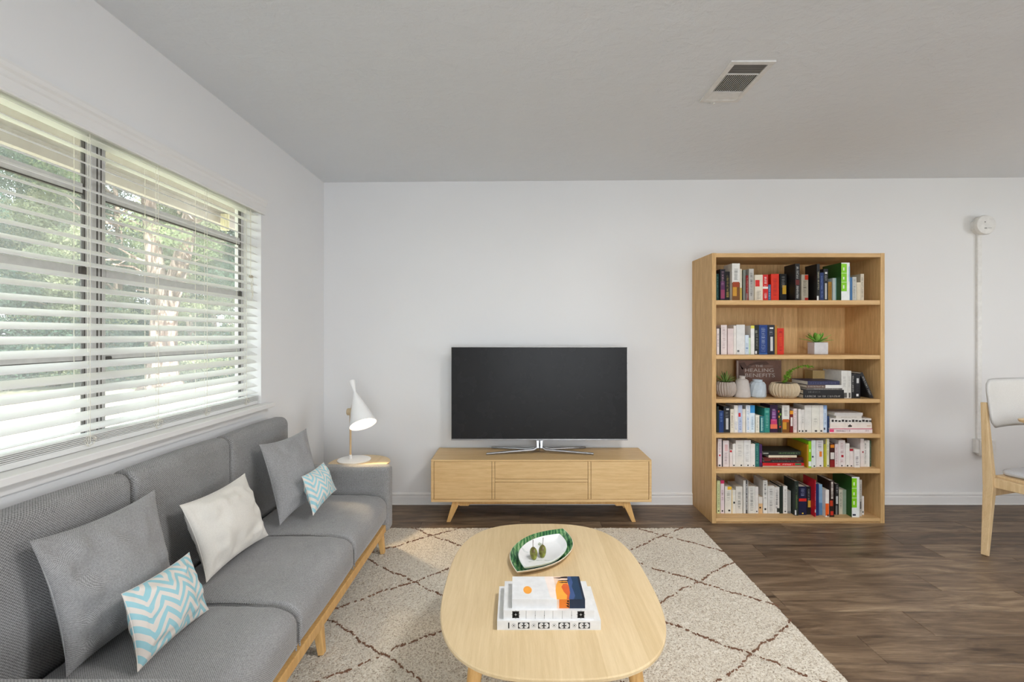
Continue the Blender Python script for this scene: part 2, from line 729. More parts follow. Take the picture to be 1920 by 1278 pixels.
# baseboards
def bb_back(xa, xb, name):
    prof = [(0, 0), (-.016, 0), (-.016, .006), (-.013, .010), (-.012, .058), (-.009, .062), (-.009, .070), (-.012, .074), (-.011, .082), (-.004, .088), (0, .089)]
    MB().prism([(xa, YB + p[0], p[1]) for p in prof], (xb - xa, 0, 0)).build(name, M_TRIM)['kind'] = 'structure'


def bb_left(ya, yb, name):
    prof = [(0, 0), (.014, 0), (.012, .058), (.009, .062), (.009, .070), (.012, .074), (.004, .088), (0, .089)]
    MB().prism([(XL + p[0], ya, p[1]) for p in prof], (0, yb - ya, 0)).build(name, M_TRIM)['kind'] = 'structure'


bb_back(XL + .014, XR, 'baseboard_back')
bb_left(YF, YB, 'baseboard_left')
MB().box(XR - .014, XR, YF, YB, 0, .089).build('baseboard_right', M_TRIM)['kind'] = 'structure'
MB().box(XL + .014, -.4, YF, YF + .014, 0, .089).box(2.2, XR - .014, YF, YF + .014, 0, .089).build('baseboard_front', M_TRIM)['kind'] = 'structure'

# door and window frames added out of view to go with the fill lights
dr = struct_root('added_door', (.9, YF - .05, 0))
for xa in (-.4, .875, 2.15):
    part_box('door_stile', M_ALU, dr, xa, xa + .05, YF - .08, YF - .03, 0, 2.12)
part_box('door_rail', M_ALU, dr, -.35, 2.15, YF - .08, YF - .03, 2.06, 2.12)
part_box('door_sill', M_ALU, dr, -.35, 2.15, YF - .08, YF - .03, -.02, .05)
wn = struct_root('added_window', (XR + .05, .9, .8))
for ya in (.1, .88, 1.66):
    part_box('window_stile', M_ALU, wn, XR + .03, XR + .07, ya, ya + .04, .8, 2.1)
part_box('window_rail', M_ALU, wn, XR + .03, XR + .07, .14, 1.66, .8, .84)
part_box('window_rail', M_ALU, wn, XR + .03, XR + .07, .14, 1.66, 2.06, 2.1)

# ---- window_1
w1 = struct_root('window_1', (XL - .1, 1.775, ZW0))
XG = -1.556                                          # room face of the sashes
# white-painted reveal boards
part_box('window_sill', M_TRIM, w1, XL - .10, -1.405, YW0 - .05, YW1 + .055, ZW0 - .024, ZW0, .003)
part_box('window_apron', M_TRIM, w1, XL, XL + .012, YW0 - .02, YW1 + .02, ZW0 - .06, ZW0 - .024)
part_box('window_jamb', M_TRIM, w1, XL - .15, XL, YW1 - .004, YW1, ZW0, ZW1)
part_box('window_jamb', M_TRIM, w1, XL - .15, XL, YW0, YW0 + .004, ZW0, ZW1)
part_box('window_head', M_TRIM, w1, XL - .15, XL, YW0 + .004, YW1 - .004, ZW1 - .004, ZW1)


def sash_unit(ya, yb):
    fw = .032
    part_box('window_stile', M_ALU, w1, XG - .014, XG, ya, ya + fw, ZW0, ZW1 - .004, .002)
    part_box('window_stile', M_ALU, w1, XG - .014, XG, yb - fw, yb, ZW0, ZW1 - .004, .002)
    part_box('gasket', M_GASKET, w1, XG - .012, XG + .002, yb - fw - .005, yb - fw, ZW0 + .02, ZW1 - .01)
    part_box('gasket', M_GASKET, w1, XG - .012, XG + .002, ya + fw, ya + fw + .004, ZW0 + .02, ZW1 - .01)
    part_box('window_rail', M_ALU, w1, XG - .014, XG, ya + fw, yb - fw, ZW0, ZW0 + .03)
    part_box('window_rail', M_ALU, w1, XG - .014, XG, ya + fw, yb - fw, ZW1 - .035, ZW1 - .005)
    for z, hh in ((1.206, .012), (1.516, .016), (1.811, .018)):
        part_box('glazing_bar', M_ALU, w1, XG - .014, XG + .004, ya + fw + .011, yb - fw - .011, z - hh, z + hh, .003)
        part_box('gasket', M_GASKET, w1, XG - .010, XG + .002, ya + fw + .011, yb - fw - .011, z - hh - .004, z - hh)
    part_box('sash_latch', M_GASKET, w1, XG, XG + .012, yb - fw - .03, yb - fw - .005, 1.50, 1.53, .003)
    part_box('sash_latch', M_GASKET, w1, XG, XG + .012, ya + fw + .01, ya + fw + .03, 1.19, 1.205, .003)
    zs = [ZW0 + .03, 1.194, 1.218, 1.50, 1.532, 1.793, 1.829, ZW1 - .035]
    for k in range(0, 8, 2):
        part_box('pane', M_GLASS, w1, XG - .009, XG - .006, ya + fw, yb - fw, zs[k], zs[k + 1])


sash_unit(YW0 + .004, 1.765)
sash_unit(1.775, YW1 - .004)
part_box('mullion', M_ALU, w1, XG - .018, XG + .008, 1.752, 1.812, ZW0, ZW1 - .004, .002)
part_box('mullion_strip', M_GASKET, w1, XG + .004, XG + .0095, 1.772, 1.777, ZW0, ZW1 - .004)
part_box('mullion_strip', M_GASKET, w1, XG + .004, XG + .0095, 1.789, 1.793, ZW0, ZW1 - .004)

# ---- blind
bl = thing('venetian_blind', (-1.495, 1.77, ZW0), 'white horizontal slat blind hanging in the wide window above the grey sofa', 'blind')
XB = -1.497
Y0b, Y1b = YW0 + .012, YW1 - .010
slat_z = [1.2706 + .0437 * k for k in range(-7, 17)]


def slat_mesh(tilt):
    # a gently crowned slat 50 mm wide; its room-side edge drops by the tilt
    n = 4
    vs = []
    for k in range(n + 1):
        q = (k / n - .5)
        zz = .0018 * (1 - 4 * q * q)
        xx = q * .05
        vs.append((xx * math.cos(tilt) + zz * math.sin(tilt), -xx * math.sin(tilt) + zz * math.cos(tilt)))
    lo = [(x, z - .0024) for x, z in vs]
    return vs + lo[::-1]


for i, z in enumerate(slat_z):
    tl = R(25)
    if i == len(slat_z) - 1:
        tl = R(3)
    elif i == len(slat_z) - 2:
        tl = R(9)
    elif i < 1:
        tl = R(14)
    z += random.uniform(-.0012, .0012)
    dz = random.uniform(-.002, .002)
    MB().prism([(XB + x, Y0b, z + zz) for x, zz in slat_mesh(tl)], (0, Y1b - Y0b, dz)).build('slat', M_BLIND, bl)
for k in range(5):
    MB().prism([(XB + .002 + x, Y0b, ZW0 + .026 + .0056 * k + zz) for x, zz in slat_mesh(R(1))], (0, Y1b - Y0b, 0)).build('slat', M_BLIND, bl)
part_box('bottom_rail', M_BLIND, bl, XB - .026, XB + .026, Y0b, Y1b, ZW0 + .001, ZW0 + .021, .004)
part_box('headrail', M_BLIND, bl, XB - .028, XB + .022, Y0b, Y1b, 1.985, 2.024)
# moulded valance in front of the headrail, a little wider than the opening
va = [(0, 0), (.012, 0), (.014, .006), (.012, .012), (.012, .040), (.016, .046), (.018, .058), (.024, .066), (.026, .078), (.026, .086), (0, .086)]
MB().prism([(XL + .001 + p[0], YW0 - .03, 1.975 + p[1]) for p in va], (0, YW1 - YW0 + .05, 0)).build('valance', M_TRIM, bl)
for yc in (1.015, 1.337, 1.657, 1.974, 2.285, 2.62):
    for k, dx in enumerate((.0275, -.0275)):
        MB().tube([(XB + dx, yc, ZW0 + .02), (XB + dx + random.uniform(-.001, .001), yc, 1.45), (XB + dx, yc, 1.99)], .0011, 5).build('ladder_cord', M_CORD, bl)
    MB().tube([(XB + .004, yc + .018, ZW0 + .02), (XB + .004, yc + .018, 1.99)], .0009, 5).build('lift_cord', M_CORD, bl)
    # slack ladder loops gathered on the stacked slats
    for s in range(3):
        pts = [(XB + .028 + .006 * math.sin(a * 2 + s), yc + .022 * math.cos(a) * (1 - .2 * s), ZW0 + .028 + .018 * math.sin(a)) for a in np.linspace(0, 6, 12)]
        MB().tube(pts, .0009, 4).build('cord_loop', M_CORD, bl)
MB().lathe([(.004, 0), (.011, .003), (.012, .010), (.006, .016)], (XB + .03, 2.66, 1.60), 12).build('cord_cleat', flat((170, 160, 140)), bl, smooth=True)
for s in range(3):
    pts = [(XB + .036, 2.66 + .012 * math.sin(k * .9 + s * 2), 1.60 - k * (.012 + .002 * s)) for k in range(9)]
    MB().tube(pts, .0016, 5).build('pull_cord', M_CORD, bl)
for yc in (2.645, 2.652):
    MB().tube([(XB + .034, yc, 1.61), (XB + .034, yc, 1.99)], .0011, 5).build('pull_cord', M_CORD, bl)


# ================================================================== OUTDOORS
def lawn_mat():
    m, t, b = nt('sunlit_lawn', .95, .1)
    v = coords(t)
    n1 = noise_tex(t, v, .22, 5, .6)
    n2 = noise_tex(t, v, 9, 5, .7)
    mix = mathn(t, 'ADD', mathn(t, 'MULTIPLY', n1, .75), mathn(t, 'MULTIPLY', n2, .25))
    t.links.new(ramp(t, mix, [(.34, (160, 136, 116)), (.44, (186, 184, 152)), (.60, (206, 204, 178))]), b.inputs['Base Color'])
    bump(t, b, n2, .8, .05)
    return m


lawn = MB().box(-75, XL - .15, -55, 80, -.5, -.35).build('lawn', lawn_mat())
lawn['kind'] = 'structure'
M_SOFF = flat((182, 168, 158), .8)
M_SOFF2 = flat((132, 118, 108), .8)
eave = struct_root('trim_1', (-1.9, 1.7, 2.12))
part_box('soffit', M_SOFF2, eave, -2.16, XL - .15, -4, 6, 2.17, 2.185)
for k, xx in enumerate((-1.66, -1.80, -1.94, -2.08)):
    part_box('soffit_batten', M_SOFF, eave, xx - .006, xx + .006, -4, 6, 2.162, 2.17)
part_box('fascia', M_SOFF, eave, -2.21, -2.16, -4, 6, 2.10, 2.30)
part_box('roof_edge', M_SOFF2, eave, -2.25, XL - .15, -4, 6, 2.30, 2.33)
post = MB()
for k in range(6):
    a = k * math.pi / 3
    post.tube([(-2.12 + .018 * math.cos(a), 3.5 + .018 * math.sin(a), 2.05), (-2.12 + .018 * math.cos(a), 3.5 + .018 * math.sin(a), 2.163)], .013, 8)
post.build('rolled_shade', flat((226, 214, 170), .8), eave, smooth=True)


def bark_mat():
    m, t, b = nt('bark', .95, .1)
    v = coords(t, (1, 1, .3))
    n = noise_tex(t, v, 3.2, 6, .75, .9)
    t.links.new(ramp(t, n, [(.36, (52, 42, 40)), (.48, (104, 84, 76)), (.60, (214, 190, 176))]), b.inputs['Base Color'])
    bump(t, b, n, 1, .06)
    return m


def leaf_mat(name, a, b_):
    m = bpy.data.materials.new(name)
    m.use_nodes = True
    t = m.node_tree
    t.nodes.clear()
    out = t.nodes.new('ShaderNodeOutputMaterial')
    d = t.nodes.new('ShaderNodeBsdfDiffuse')
    tr = t.nodes.new('ShaderNodeBsdfTranslucent')
    mx = t.nodes.new('ShaderNodeMixShader')
    mx.inputs[0].default_value = .4
    n = noise_tex(t, coords(t), 1.2, 4)
    c = ramp(t, n, [(.35, a), (.65, b_)])
    t.links.new(c, d.inputs[0])
    t.links.new(c, tr.inputs[0])
    t.links.new(d.outputs[0], mx.inputs[1])
    t.links.new(tr.outputs[0], mx.inputs[2])
    t.links.new(mx.outputs[0], out.inputs[0])
    return m


M_BARK = bark_mat()
LEAF = [leaf_mat('leaves_fresh', (86, 112, 84), (184, 194, 148)), leaf_mat('leaves_deep', (46, 70, 66), (100, 124, 106)),
        leaf_mat('leaves_olive', (112, 128, 100), (200, 204, 168))]
rng = np.random.default_rng(5)


def leaf_cloud(centres, radii, n, size):
    centres, radii = np.array(centres), np.array(radii)
    wts = (radii ** 2).sum(axis=1) if radii.ndim > 1 else radii ** 2
    k = rng.choice(len(centres), n, p=wts / wts.sum())
    d = rng.normal(size=(n, 3))
    d /= np.linalg.norm(d, axis=1)[:, None]
    rr = rng.uniform(.45, 1.05, n)[:, None]
    rad = radii[k] if radii.ndim > 1 else radii[k][:, None]
    p = centres[k] + d * rr * rad
    a = rng.normal(size=(n, 3))
    a /= np.linalg.norm(a, axis=1)[:, None]
    b = np.cross(a, rng.normal(size=(n, 3)))
    b /= np.linalg.norm(b, axis=1)[:, None]
    s = rng.uniform(.6, 1.3, n)[:, None] * size
    V = np.stack([p - a * s, p + b * s * .5, p + a * s, p - b * s * .5], axis=1).reshape(-1, 3)
    F = np.arange(4 * n).reshape(-1, 4)
    return V, F


def tree_proto(kind, height, trunk_r, low, n, mat, lean=0.0, fork=False):
    root = thing('tree', (0, 0, 0), 'tree', 'tree')
    tb = MB()
    pts = [(lean * k / 7 * height * .6 + .1 * math.sin(k * 1.3), .1 * math.cos(k), height * .9 * k / 7) for k in range(8)]
    tb.tube(pts, [trunk_r * (1.25 - k / 7) if k else trunk_r * 1.5 for k in range(8)], 10)
    if fork:
        tb.tube([(0, 0, 1.6), (.5, .2, 3.2), (1.3, .4, 5.5), (2.0, .6, 9)], [trunk_r * .8, trunk_r * .7, trunk_r * .55, .1], 10)
    for k in range(9):
        a = k * 2.4
        z0 = low + (height - low) * .08 * (k + .5)
        L = height * .22
        tb.tube([(pts[2][0], pts[2][1], z0), (math.cos(a) * L * .5, math.sin(a) * L * .5, z0 + L * .25),
                 (math.cos(a) * L, math.sin(a) * L, z0 + L * .3)], [trunk_r * .3, trunk_r * .18, .03], 6)
    tb.build('trunk', M_BARK, root, smooth=True)
    cs, rs = [], []
    m = 34
    for k in range(m):
        f = (k + .5) / m
        z = low + (height - low) * f
        spread = height * .30 * math.sin(math.pi * min(1, .18 + f * .8)) ** .7
        a = rng.uniform(0, 6.28)
        q = spread * math.sqrt(rng.uniform(.1, 1))
        cs.append((q * math.cos(a) + lean * z * .5, q * math.sin(a), z))
        e = height * rng.uniform(.07, .13)
        rs.append((e, e, e * .6))
    V, F = leaf_cloud(cs, rs, n, .056)
    o = np_mesh('foliage', V, F, mat, root, False)
    o['kind'] = 'stuff'
    return root


def copy_tree(root, loc, rz, s, label, group=None):
    c = root.copy()
    C.objects.link(c)
    for ch in root.children:
        d = ch.copy()
        d.parent = c
        C.objects.link(d)
    c.location, c.rotation_euler, c.scale = loc, (0, 0, rz), (s, s, s)
    c['label'] = label
    if group:
        c['group'] = group
    return c


protos = [tree_proto(0, 9, .16, 1.0, 62000, LEAF[0]), tree_proto(1, 11, .2, .8, 74000, LEAF[1]), tree_proto(2, 7, .12, .5, 44000, LEAF[2])]
spots = []
for k, (t_, D, kd) in enumerate([(.46, 30, 2), (.52, 21, 1), (.57, 34, 0), (.63, 27, 1), (.68, 20, 2), (.76, 32, 0), (.83, 24, 1), (.90, 33, 0), (.96, 21, 2), (1.03, 27, 1),
                                 (1.12, 34, 0), (1.22, 21, 1), (1.38, 28, 0), (1.7, 23, 1), (2.3, 25, 0)]):
    L = math.hypot(1, t_)
    spots.append((-t_ * D / L, D / L, k, kd))
kname = ['fresh green leafy tree', 'deep green dense tree', 'small olive green tree']
nth = ['rightmost', 'second from the right', 'third from the right', 'fourth from the right', 'fifth from the right', 'sixth from the right', 'seventh from the right',
       'eighth from the right', 'seventh from the left', 'sixth from the left', 'fifth from the left', 'fourth from the left', 'third from the left', 'second from the left', 'leftmost']
for x, y, k, kd in spots:
    copy_tree(protos[kd], (x, y, -.36), k * 1.7, .82 + .2 * ((k * 7) % 5) / 5, f'{kname[kd]}, {nth[k]} in the wood behind the lawn', 'trees of the wood beyond the lawn')
for p in protos:
    for ch in list(p.children):
        bpy.data.objects.remove(ch)
    bpy.data.objects.remove(p)
# the big sunlit pine by the lawn with a forked trunk, and undergrowth
root = thing('pine_tree', (-10.6, 14.4, -.36), 'big tree with a thick forked sunlit trunk on the lawn outside the window', 'tree')
WL[root.name] = Vector((-10.6, 14.4, -.36))
bx, by = -10.6, 14.4
tr_ = MB()
tr_.tube([(bx, by, -.4), (bx, by, 0), (bx + .02, by, 1.0), (bx + .06, by, 2.0), (bx - .12, by, 2.9), (bx - .32, by, 4.2), (bx - .6, by, 7.5), (bx - .8, by, 10)],
         [.70, .42, .36, .33, .25, .20, .15, .08], 14)
tr_.tube([(bx + .05, by, 1.5), (bx + .30, by, 2.6), (bx + .62, by + .1, 4.0), (bx + 1.2, by, 7), (bx + 1.5, by, 10)], [.28, .25, .22, .15, .08], 12)
RT = random.Random(8)
for k in range(16):
    z0 = RT.uniform(2.6, 7)
    sd = RT.choice((-1, 1))
    xx = bx + (.35 if sd > 0 else -.25) * z0 / 3.5
    L_ = RT.uniform(.8, 2.4)
    zz = RT.uniform(-.5, .9)
    mid = (xx + sd * L_ * .5, by - L_ * .35, z0 + zz * .6 + RT.uniform(-.2, .2))
    tr_.tube([(xx, by, z0), mid, (xx + sd * L_, by - L_ * .6, z0 + zz)], [.06, .035, .012], 6)
    tr_.tube([mid, (mid[0] + sd * .4, mid[1] - .3, mid[2] + RT.uniform(-.6, .6))], [.025, .008], 5)
tr_.build('trunk', M_BARK, root, smooth=True)
cs = [(bx + rng.uniform(-3.2, 3.4), by + rng.uniform(-2, 2.5), rng.uniform(4.0, 9)) for k in range(34)]
V, F = leaf_cloud(cs, [(rng.uniform(.5, 1.0),) * 2 + (.4,) for k in cs], 30000, .05)
np_mesh('foliage', V, F, LEAF[0], root, False)['kind'] = 'stuff'
cs, rs = [], []
for k in range(90):
    t_ = rng.uniform(.35, 2.2)
    D = rng.uniform(19, 24)
    L = math.hypot(1, t_)
    cs.append((-t_ * D / L, D / L, rng.uniform(-.2, 1.4)))
    rs.append((1.6, 1.6, .9))
V, F = leaf_cloud(cs, rs, 90000, .055)
o = np_mesh('undergrowth', V, F, LEAF[1], None, False, off=(-14, 15, -.35))
tag(o, 'dark green undergrowth along the edge of the wood beyond the lawn', 'shrubs', kind='stuff')
st = MB().tube([(-12.9, 10.2, -.36), (-12.6, 10.6, .12), (-12.2, 11.1, .35)], [.42, .34, .26], 12).build('tree_stump', M_BARK, None, smooth=True)
tag(st, 'sunlit brown fallen log on the lawn at the left of the window', 'log')

# ================================================================== RUG
rug = thing('area_rug', (.0, 1.5, 0), 'cream wool rug with thin dark brown diamond lines under the coffee table', 'rug')
RX0, RX1, RY0, RY1 = -1.12, 1.232, .15, 3.178
nx, ny = 300, 385
gx, gy = np.meshgrid(np.linspace(RX0, RX1, nx), np.linspace(RY0, RY1, ny))
hz = .010 + .0022 * (np.sin(gx * 310 + 3 * np.sin(gy * 40)) * np.sin(gy * 260 + 2 * np.sin(gx * 55))) + rng.normal(size=gx.shape) * .0013
edge = np.minimum.reduce([gx - RX0, RX1 - gx, gy - RY0, RY1 - gy])
hz = np.where(edge < .004, .0, np.clip(hz, .004, .016))
V = np.stack([gx, gy, hz], axis=2).reshape(-1, 3)
ii = np.arange((ny - 1) * (nx - 1))
a = ii // (nx - 1) * nx + ii % (nx - 1)
F = np.stack([a, a + 1, a + nx + 1, a + nx], axis=1)
o = np_mesh('pile', V, F, M_RUG, rug, True)
o['kind'] = 'stuff'
# brown yarn tufts along the lozenge lines
cx0, cy0, PX_, PY_ = -.53, 1.915, .735, .567
vs, fs = [], []
R2 = random.Random(3)


def tuft(x, y, ang):
    L, wd, h = R2.uniform(.0045, .011), R2.uniform(.0018, .0034), R2.uniform(.012, .0155)
    c, s = math.cos(ang), math.sin(ang)
    b = len(vs)
    for zz in (.006, h):
        k = 1 if zz == .006 else .75
        for a_, b_ in ((-1, -1), (1, -1), (1, 1), (-1, 1)):
            vs.append((x + (a_ * L * c - b_ * wd * s) * k, y + (a_ * L * s + b_ * wd * c) * k, zz))
    for f in ((4, 5, 6, 7), (0, 1, 5, 4), (1, 2, 6, 5), (2, 3, 7, 6), (3, 0, 4, 7)):
        fs.append([b + i for i in f])


for sg in (1, -1):
    for kk in range(-8, 9):
        x = RX0
        while x < RX1:
            # (x-cx0)/PX_ + sg*(y-cy0)/PY_ = kk
            y = cy0 + sg * (kk - (x - cx0) / PX_) * PY_
            y += .007 * math.sin(x * 23 + kk * 2) + .004 * math.sin(x * 61 + kk)
            if RY0 + .01 < y < RY1 - .006 and R2.random() < .66:
                tuft(x, y + R2.uniform(-.0045, .0045), -sg * math.atan(PY_ / PX_) + R2.uniform(-.7, .7))
            x += .0062
o = np_mesh('pattern_yarn', vs, fs, M_YARN, rug, False)
o['kind'] = 'stuff'

# ================================================================== SOFA
sofa = thing('sofa', (-1.10, 1.96, 0), 'three-seat sofa in grey woven fabric on a light oak base under the window', 'sofa')
Y_S = [1.10, 1.68, 2.256, 2.83]
XF = -.757


def seat_fn(V, U):
    V = V.copy()
    top = np.clip((U[:, 2] + .2) / 1.2, 0, 1)
    V[:, 2] += .016 * top * (1 - U[:, 0] ** 2) * (1 - U[:, 1] ** 4)
    V[:, 2] -= .022 * top * np.clip(U[:, 0] - .55, 0, 1) ** 1.2
    V[:, 0] += .008 * (1 - U[:, 2] ** 2) * (U[:, 0] > 0) * (1 - U[:, 1] ** 2)
    V[:, 2] += .0016 * top * np.sin(V[:, 0] * 70 + 6 * np.sin(V[:, 1] * 9)) * np.clip(U[:, 0] + .3, 0, 1)
    return V


for a, b in zip(Y_S, Y_S[1:]):
    V, F = soft_box((-1.335, a + .003, .172), (XF, b - .003, .345), (.07, .022, .055), 22, 5, seat_fn)
    c = np_mesh('seat_cushion', V, F, M_SOFAT, sofa)
    # piping: front top seam and the two front corners
    xs = XF - .013
    for yy in (a + .014, b - .014):
        MB().tube([(-1.25, yy, .335), (-1.0, yy, .342), (-.86, yy, .333), (xs - .02, yy, .305), (xs + .006, yy, .27), (xs + .008, yy, .19)], .0028, 6).build('piping', M_SOFA, c, smooth=True)
    MB().tube([(xs - .012, a + .014, .302), (xs - .006, (a + b) / 2, .309), (xs - .012, b - .014, .302)], .0028, 6).build('piping', M_SOFA, c, smooth=True)


def back_fn(V, U):
    V = V.copy()
    V[:, 0] += .010 * (U[:, 0] > 0) * (1 - U[:, 1] ** 2) * (1 - U[:, 2] ** 2)
    V[:, 2] += .006 * (U[:, 2] > 0) * (1 - U[:, 1] ** 2)
    return V


for a, b in zip(Y_S, Y_S[1:]):
    V, F = soft_box((-1.438, a + .002, .30), (-1.335, b - .002, .805), (.040, .020, .045), 14, 5, back_fn)
    np_mesh('back_cushion', V, F, M_SOFA, sofa)


def arm_fn(V, U):
    return V


for a, b in ((1.0, 1.112), (2.832, 2.93)):
    V, F = soft_box((-1.43, a, .118), (-.748, b, .503), (.03, .028, .028), 12, 4)
    np_mesh('armrest', V, F, M_SOFA, sofa)
part_box('seat_base', M_SOFA, sofa, -1.43, -.79, 1.09, 2.84, .128, .175, .006)
part_box('front_rail', M_LEG, sofa, -.792, -.768, 1.08, 2.845, .122, .164, .004)
part_box('rear_rail', M_LEG, sofa, -1.42, -1.395, 1.08, 2.845, .122, .164, .004)
for yy in (1.06, 1.92, 2.80):
    MB().frustum((-.79, yy, .126), (-.775, yy, .012), (.017, .019), (.012, .014)).build('leg', M_LEG, sofa, bevel=.003)
    MB().frustum((-1.395, yy, .126), (-1.385, yy, .000), (.017, .019), (.012, .014)).build('leg', M_LEG, sofa, bevel=.003)


# ================================================================== PILLOWS
def pillow(name, bl_, br, tr, tl, thick, mat, label, cat, group, seam=True, pinch=.10, seed=0, wrinkle=.007):
    n = 34
    P = [Vector(p) for p in (bl_, br, tr, tl)]
    cen = sum(P, Vector()) / 4
    nrm = ((P[1] - P[0]).cross(P[3] - P[0])).normalized()
    if nrm.x < 0:
        nrm = -nrm
    root = thing(name, (cen.x, cen.y, min(p.z for p in P)), label, cat, group)
    verts, uv, idx = [], [], {}
    for side in (1, -1):
        for i in range(n + 1):
            for j in range(n + 1):
                # denser towards the edges
                u = .5 - .5 * math.cos(math.pi * i / n)
                v = .5 - .5 * math.cos(math.pi * j / n)
                if side == -1 and (i in (0, n) or j in (0, n)):
                    idx[side, i, j] = idx[1, i, j]
                    continue
                uu = .5 + (u - .5) * (1 - pinch * math.sin(math.pi * v) ** .8)
                vv = .5 + (v - .5) * (1 - pinch * math.sin(math.pi * u) ** .8)
                p = P[0] * (1 - uu) * (1 - vv) + P[1] * uu * (1 - vv) + P[2] * uu * vv + P[3] * (1 - uu) * vv
                t = thick * .5 * (max(0, math.sin(math.pi * u)) * max(0, math.sin(math.pi * v))) ** .55
                e = min(u, v, 1 - u, 1 - v)
                # radiating folds near corners and edges
                fold = wrinkle * math.exp(-((e - .16) / .13) ** 2) * noise.noise(Vector((u * 7 + seed, v * 7, seed * 1.7))) * 2.2 * min(1, e * 12)
                sag = -.0035 * math.exp(-((u - .13) / .010) ** 2) * (1 if side == 1 else 0) + .010 * noise.noise(Vector((u * 2.3 + seed, v * 2.3, 3.1))) * min(1, e * 6)
                p = p + nrm * (side * t + fold * 1.6 + sag)
                idx[side, i, j] = len(verts)
                verts.append(tuple(p))
                uv.append((u + fold * 3, v + fold * 4))
    faces = []
    for side in (1, -1):
        for i in range(n):
            for j in range(n):
                q = [idx[side, i, j], idx[side, i + 1, j], idx[side, i + 1, j + 1], idx[side, i, j + 1]]
                faces.append(q if side == 1 else q[::-1])
    np_mesh('cover', verts, faces, mat, root, True, uvs=uv)
    # welt seam round the rim
    pts = []
    m = 18
    for (a, b, f) in (('u', 0, 1), ('v', 1, 1), ('u', 1, -1), ('v', 0, -1)):
        for k in range(m):
            q = k / m if f == 1 else 1 - k / m
            u, v = (q, b) if a == 'u' else (b, q)
            uu = .5 + (u - .5) * (1 - pinch * math.sin(math.pi * v) ** .8)
            vv = .5 + (v - .5) * (1 - pinch * math.sin(math.pi * u) ** .8)
            pts.append(P[0] * (1 - uu) * (1 - vv) + P[1] * uu * (1 - vv) + P[2] * uu * vv + P[3] * (1 - uu) * vv)
    pts.append(pts[0])
    MB().tube(pts, .0013, 5, cap=False).build('seam', mat, root, smooth=True)
    return root


ZS = .352
pillow('throw_pillow', Px(125, 1268, -1.215), Px(338, 1120, -1.165), Px(290, 918, -1.285), Px(54, 1015, -1.285), .155, M_PIL,
       'large grey linen pillow leaning on the sofa back at the near end', 'pillow', 'grey throw pillows', seed=1)
pillow('throw_pillow', Px(387, 1091, -1.150), Px(503, 1003, -1.125), Px(459, 887, -1.235), Px(337, 947, -1.265), .150, M_PILW,
       'ivory white pillow in the middle of the grey sofa', 'pillow', None, seed=4, wrinkle=.008)
pillow('throw_pillow', Px(525, 984, -1.137), Px(604, 925, -1.04), Px(574, 803, -1.20), Px(486, 833, -1.275), .145, M_PIL,
       'large grey linen pillow leaning at the far end of the sofa near the lamp', 'pillow', 'grey throw pillows', seed=9)
pillow('lumbar_pillow', Px(258, 1259, -1.025), Px(391, 1142, -1.025), Px(355, 1035, -1.115), Px(228, 1113, -1.115), .110, M_CHEV,
       'small aqua and cream zigzag pillow in front of the near grey pillow', 'pillow', 'zigzag pillows', seed=12, wrinkle=.005, pinch=.08)
pillow('lumbar_pillow', Px(587, 966, -1.000), Px(631, 917, -.980), Px(607, 866, -1.045), Px(566, 893, -1.065), .095, M_CHEV,
       'small aqua and cream zigzag pillow by the far sofa arm', 'pillow', 'zigzag pillows', seed=15, wrinkle=.0028, pinch=.08)

# ================================================================== SIDE TABLE AND LAMP
TX, TY, TZ = -1.042, 3.20, .437
t = thing('side_table', (TX, TY, 0), 'round light oak side table behind the far sofa arm', 'table')
MB().lathe([(.17, TZ - .024), (.192, TZ - .018), (.200, TZ - .006), (.198, TZ), (.01, TZ)], (TX, TY, 0), 56).build('tabletop', M_OAKTOP, t, smooth=True)
for k in range(3):
    a = R(90 + 120 * k)
    MB().frustum((TX + .10 * math.cos(a), TY + .10 * math.sin(a), TZ - .02), (TX + .15 * math.cos(a), TY + .15 * math.sin(a), 0), (.014, .014), (.010, .010)).build('leg', M_LEG, t, bevel=.003)

LX, LY = -1.094, 3.25
M_LAMPW = flat((245, 244, 242), .45, var=.01)
l = thing('table_lamp', (LX, LY, TZ), 'white table lamp with a tilted cone shade on the side table', 'lamp')
MB().lathe([(.108, TZ), (.110, TZ + .004), (.108, TZ + .008), (.02, TZ + .010)], (LX, LY, 0), 40).build('base', M_LAMPW, l, smooth=True)
sx = -1.119
MB().lathe([(.013, TZ + .009), (.012, TZ + .02), (.008, TZ + .038)], (sx, LY, 0), 16).build('collar', M_LAMPW, l, smooth=True)
MB().tube([(sx, LY, TZ + .03), (sx, LY, .762)], .0065, 12).build('stem', flat((206, 178, 138), .35), l, smooth=True)
MB().lathe([(.020, -.016), (.024, -.012), (.024, .012), (.020, .016)], (sx - .006, LY, .765), 20, Matrix.Rotation(R(90), 3, 'Y')).build('pivot_knob', flat((206, 184, 150), .4), l, smooth=True)
axis_a = Vector((-1.087, LY - .01, .902))
axis_b = Vector((-.9965, LY - .115, .700))
d = (axis_b - axis_a)
H = d.length
d.normalize()
rot = d.to_track_quat('Z', 'Y').to_matrix()
prof_out = [(.021, -.082), (.0215, -.080), (.016, -.045), (.0085, -.004), (.0085, .004), (.028, .06), (.056, .14), (.088, H), (.0865, H), (.054, .14), (.026, .06), (.006, .012)]
sh = MB()
sh.lathe(prof_out, axis_a, 44, rot)
sh.build('shade', M_LAMPW, l, smooth=True)
mb_ = MB()
mb_.tube([(sx, LY, .765), tuple(axis_a + d * .06 + Vector((-.02, 0, 0)))], .004, 8).build('shade_arm', flat((206, 184, 150), .4), l, smooth=True)
bm_, t_, b_ = nt('lit_bulb', .3)
b_.inputs['Emission Color'].default_value = (1, .86, .66, 1)
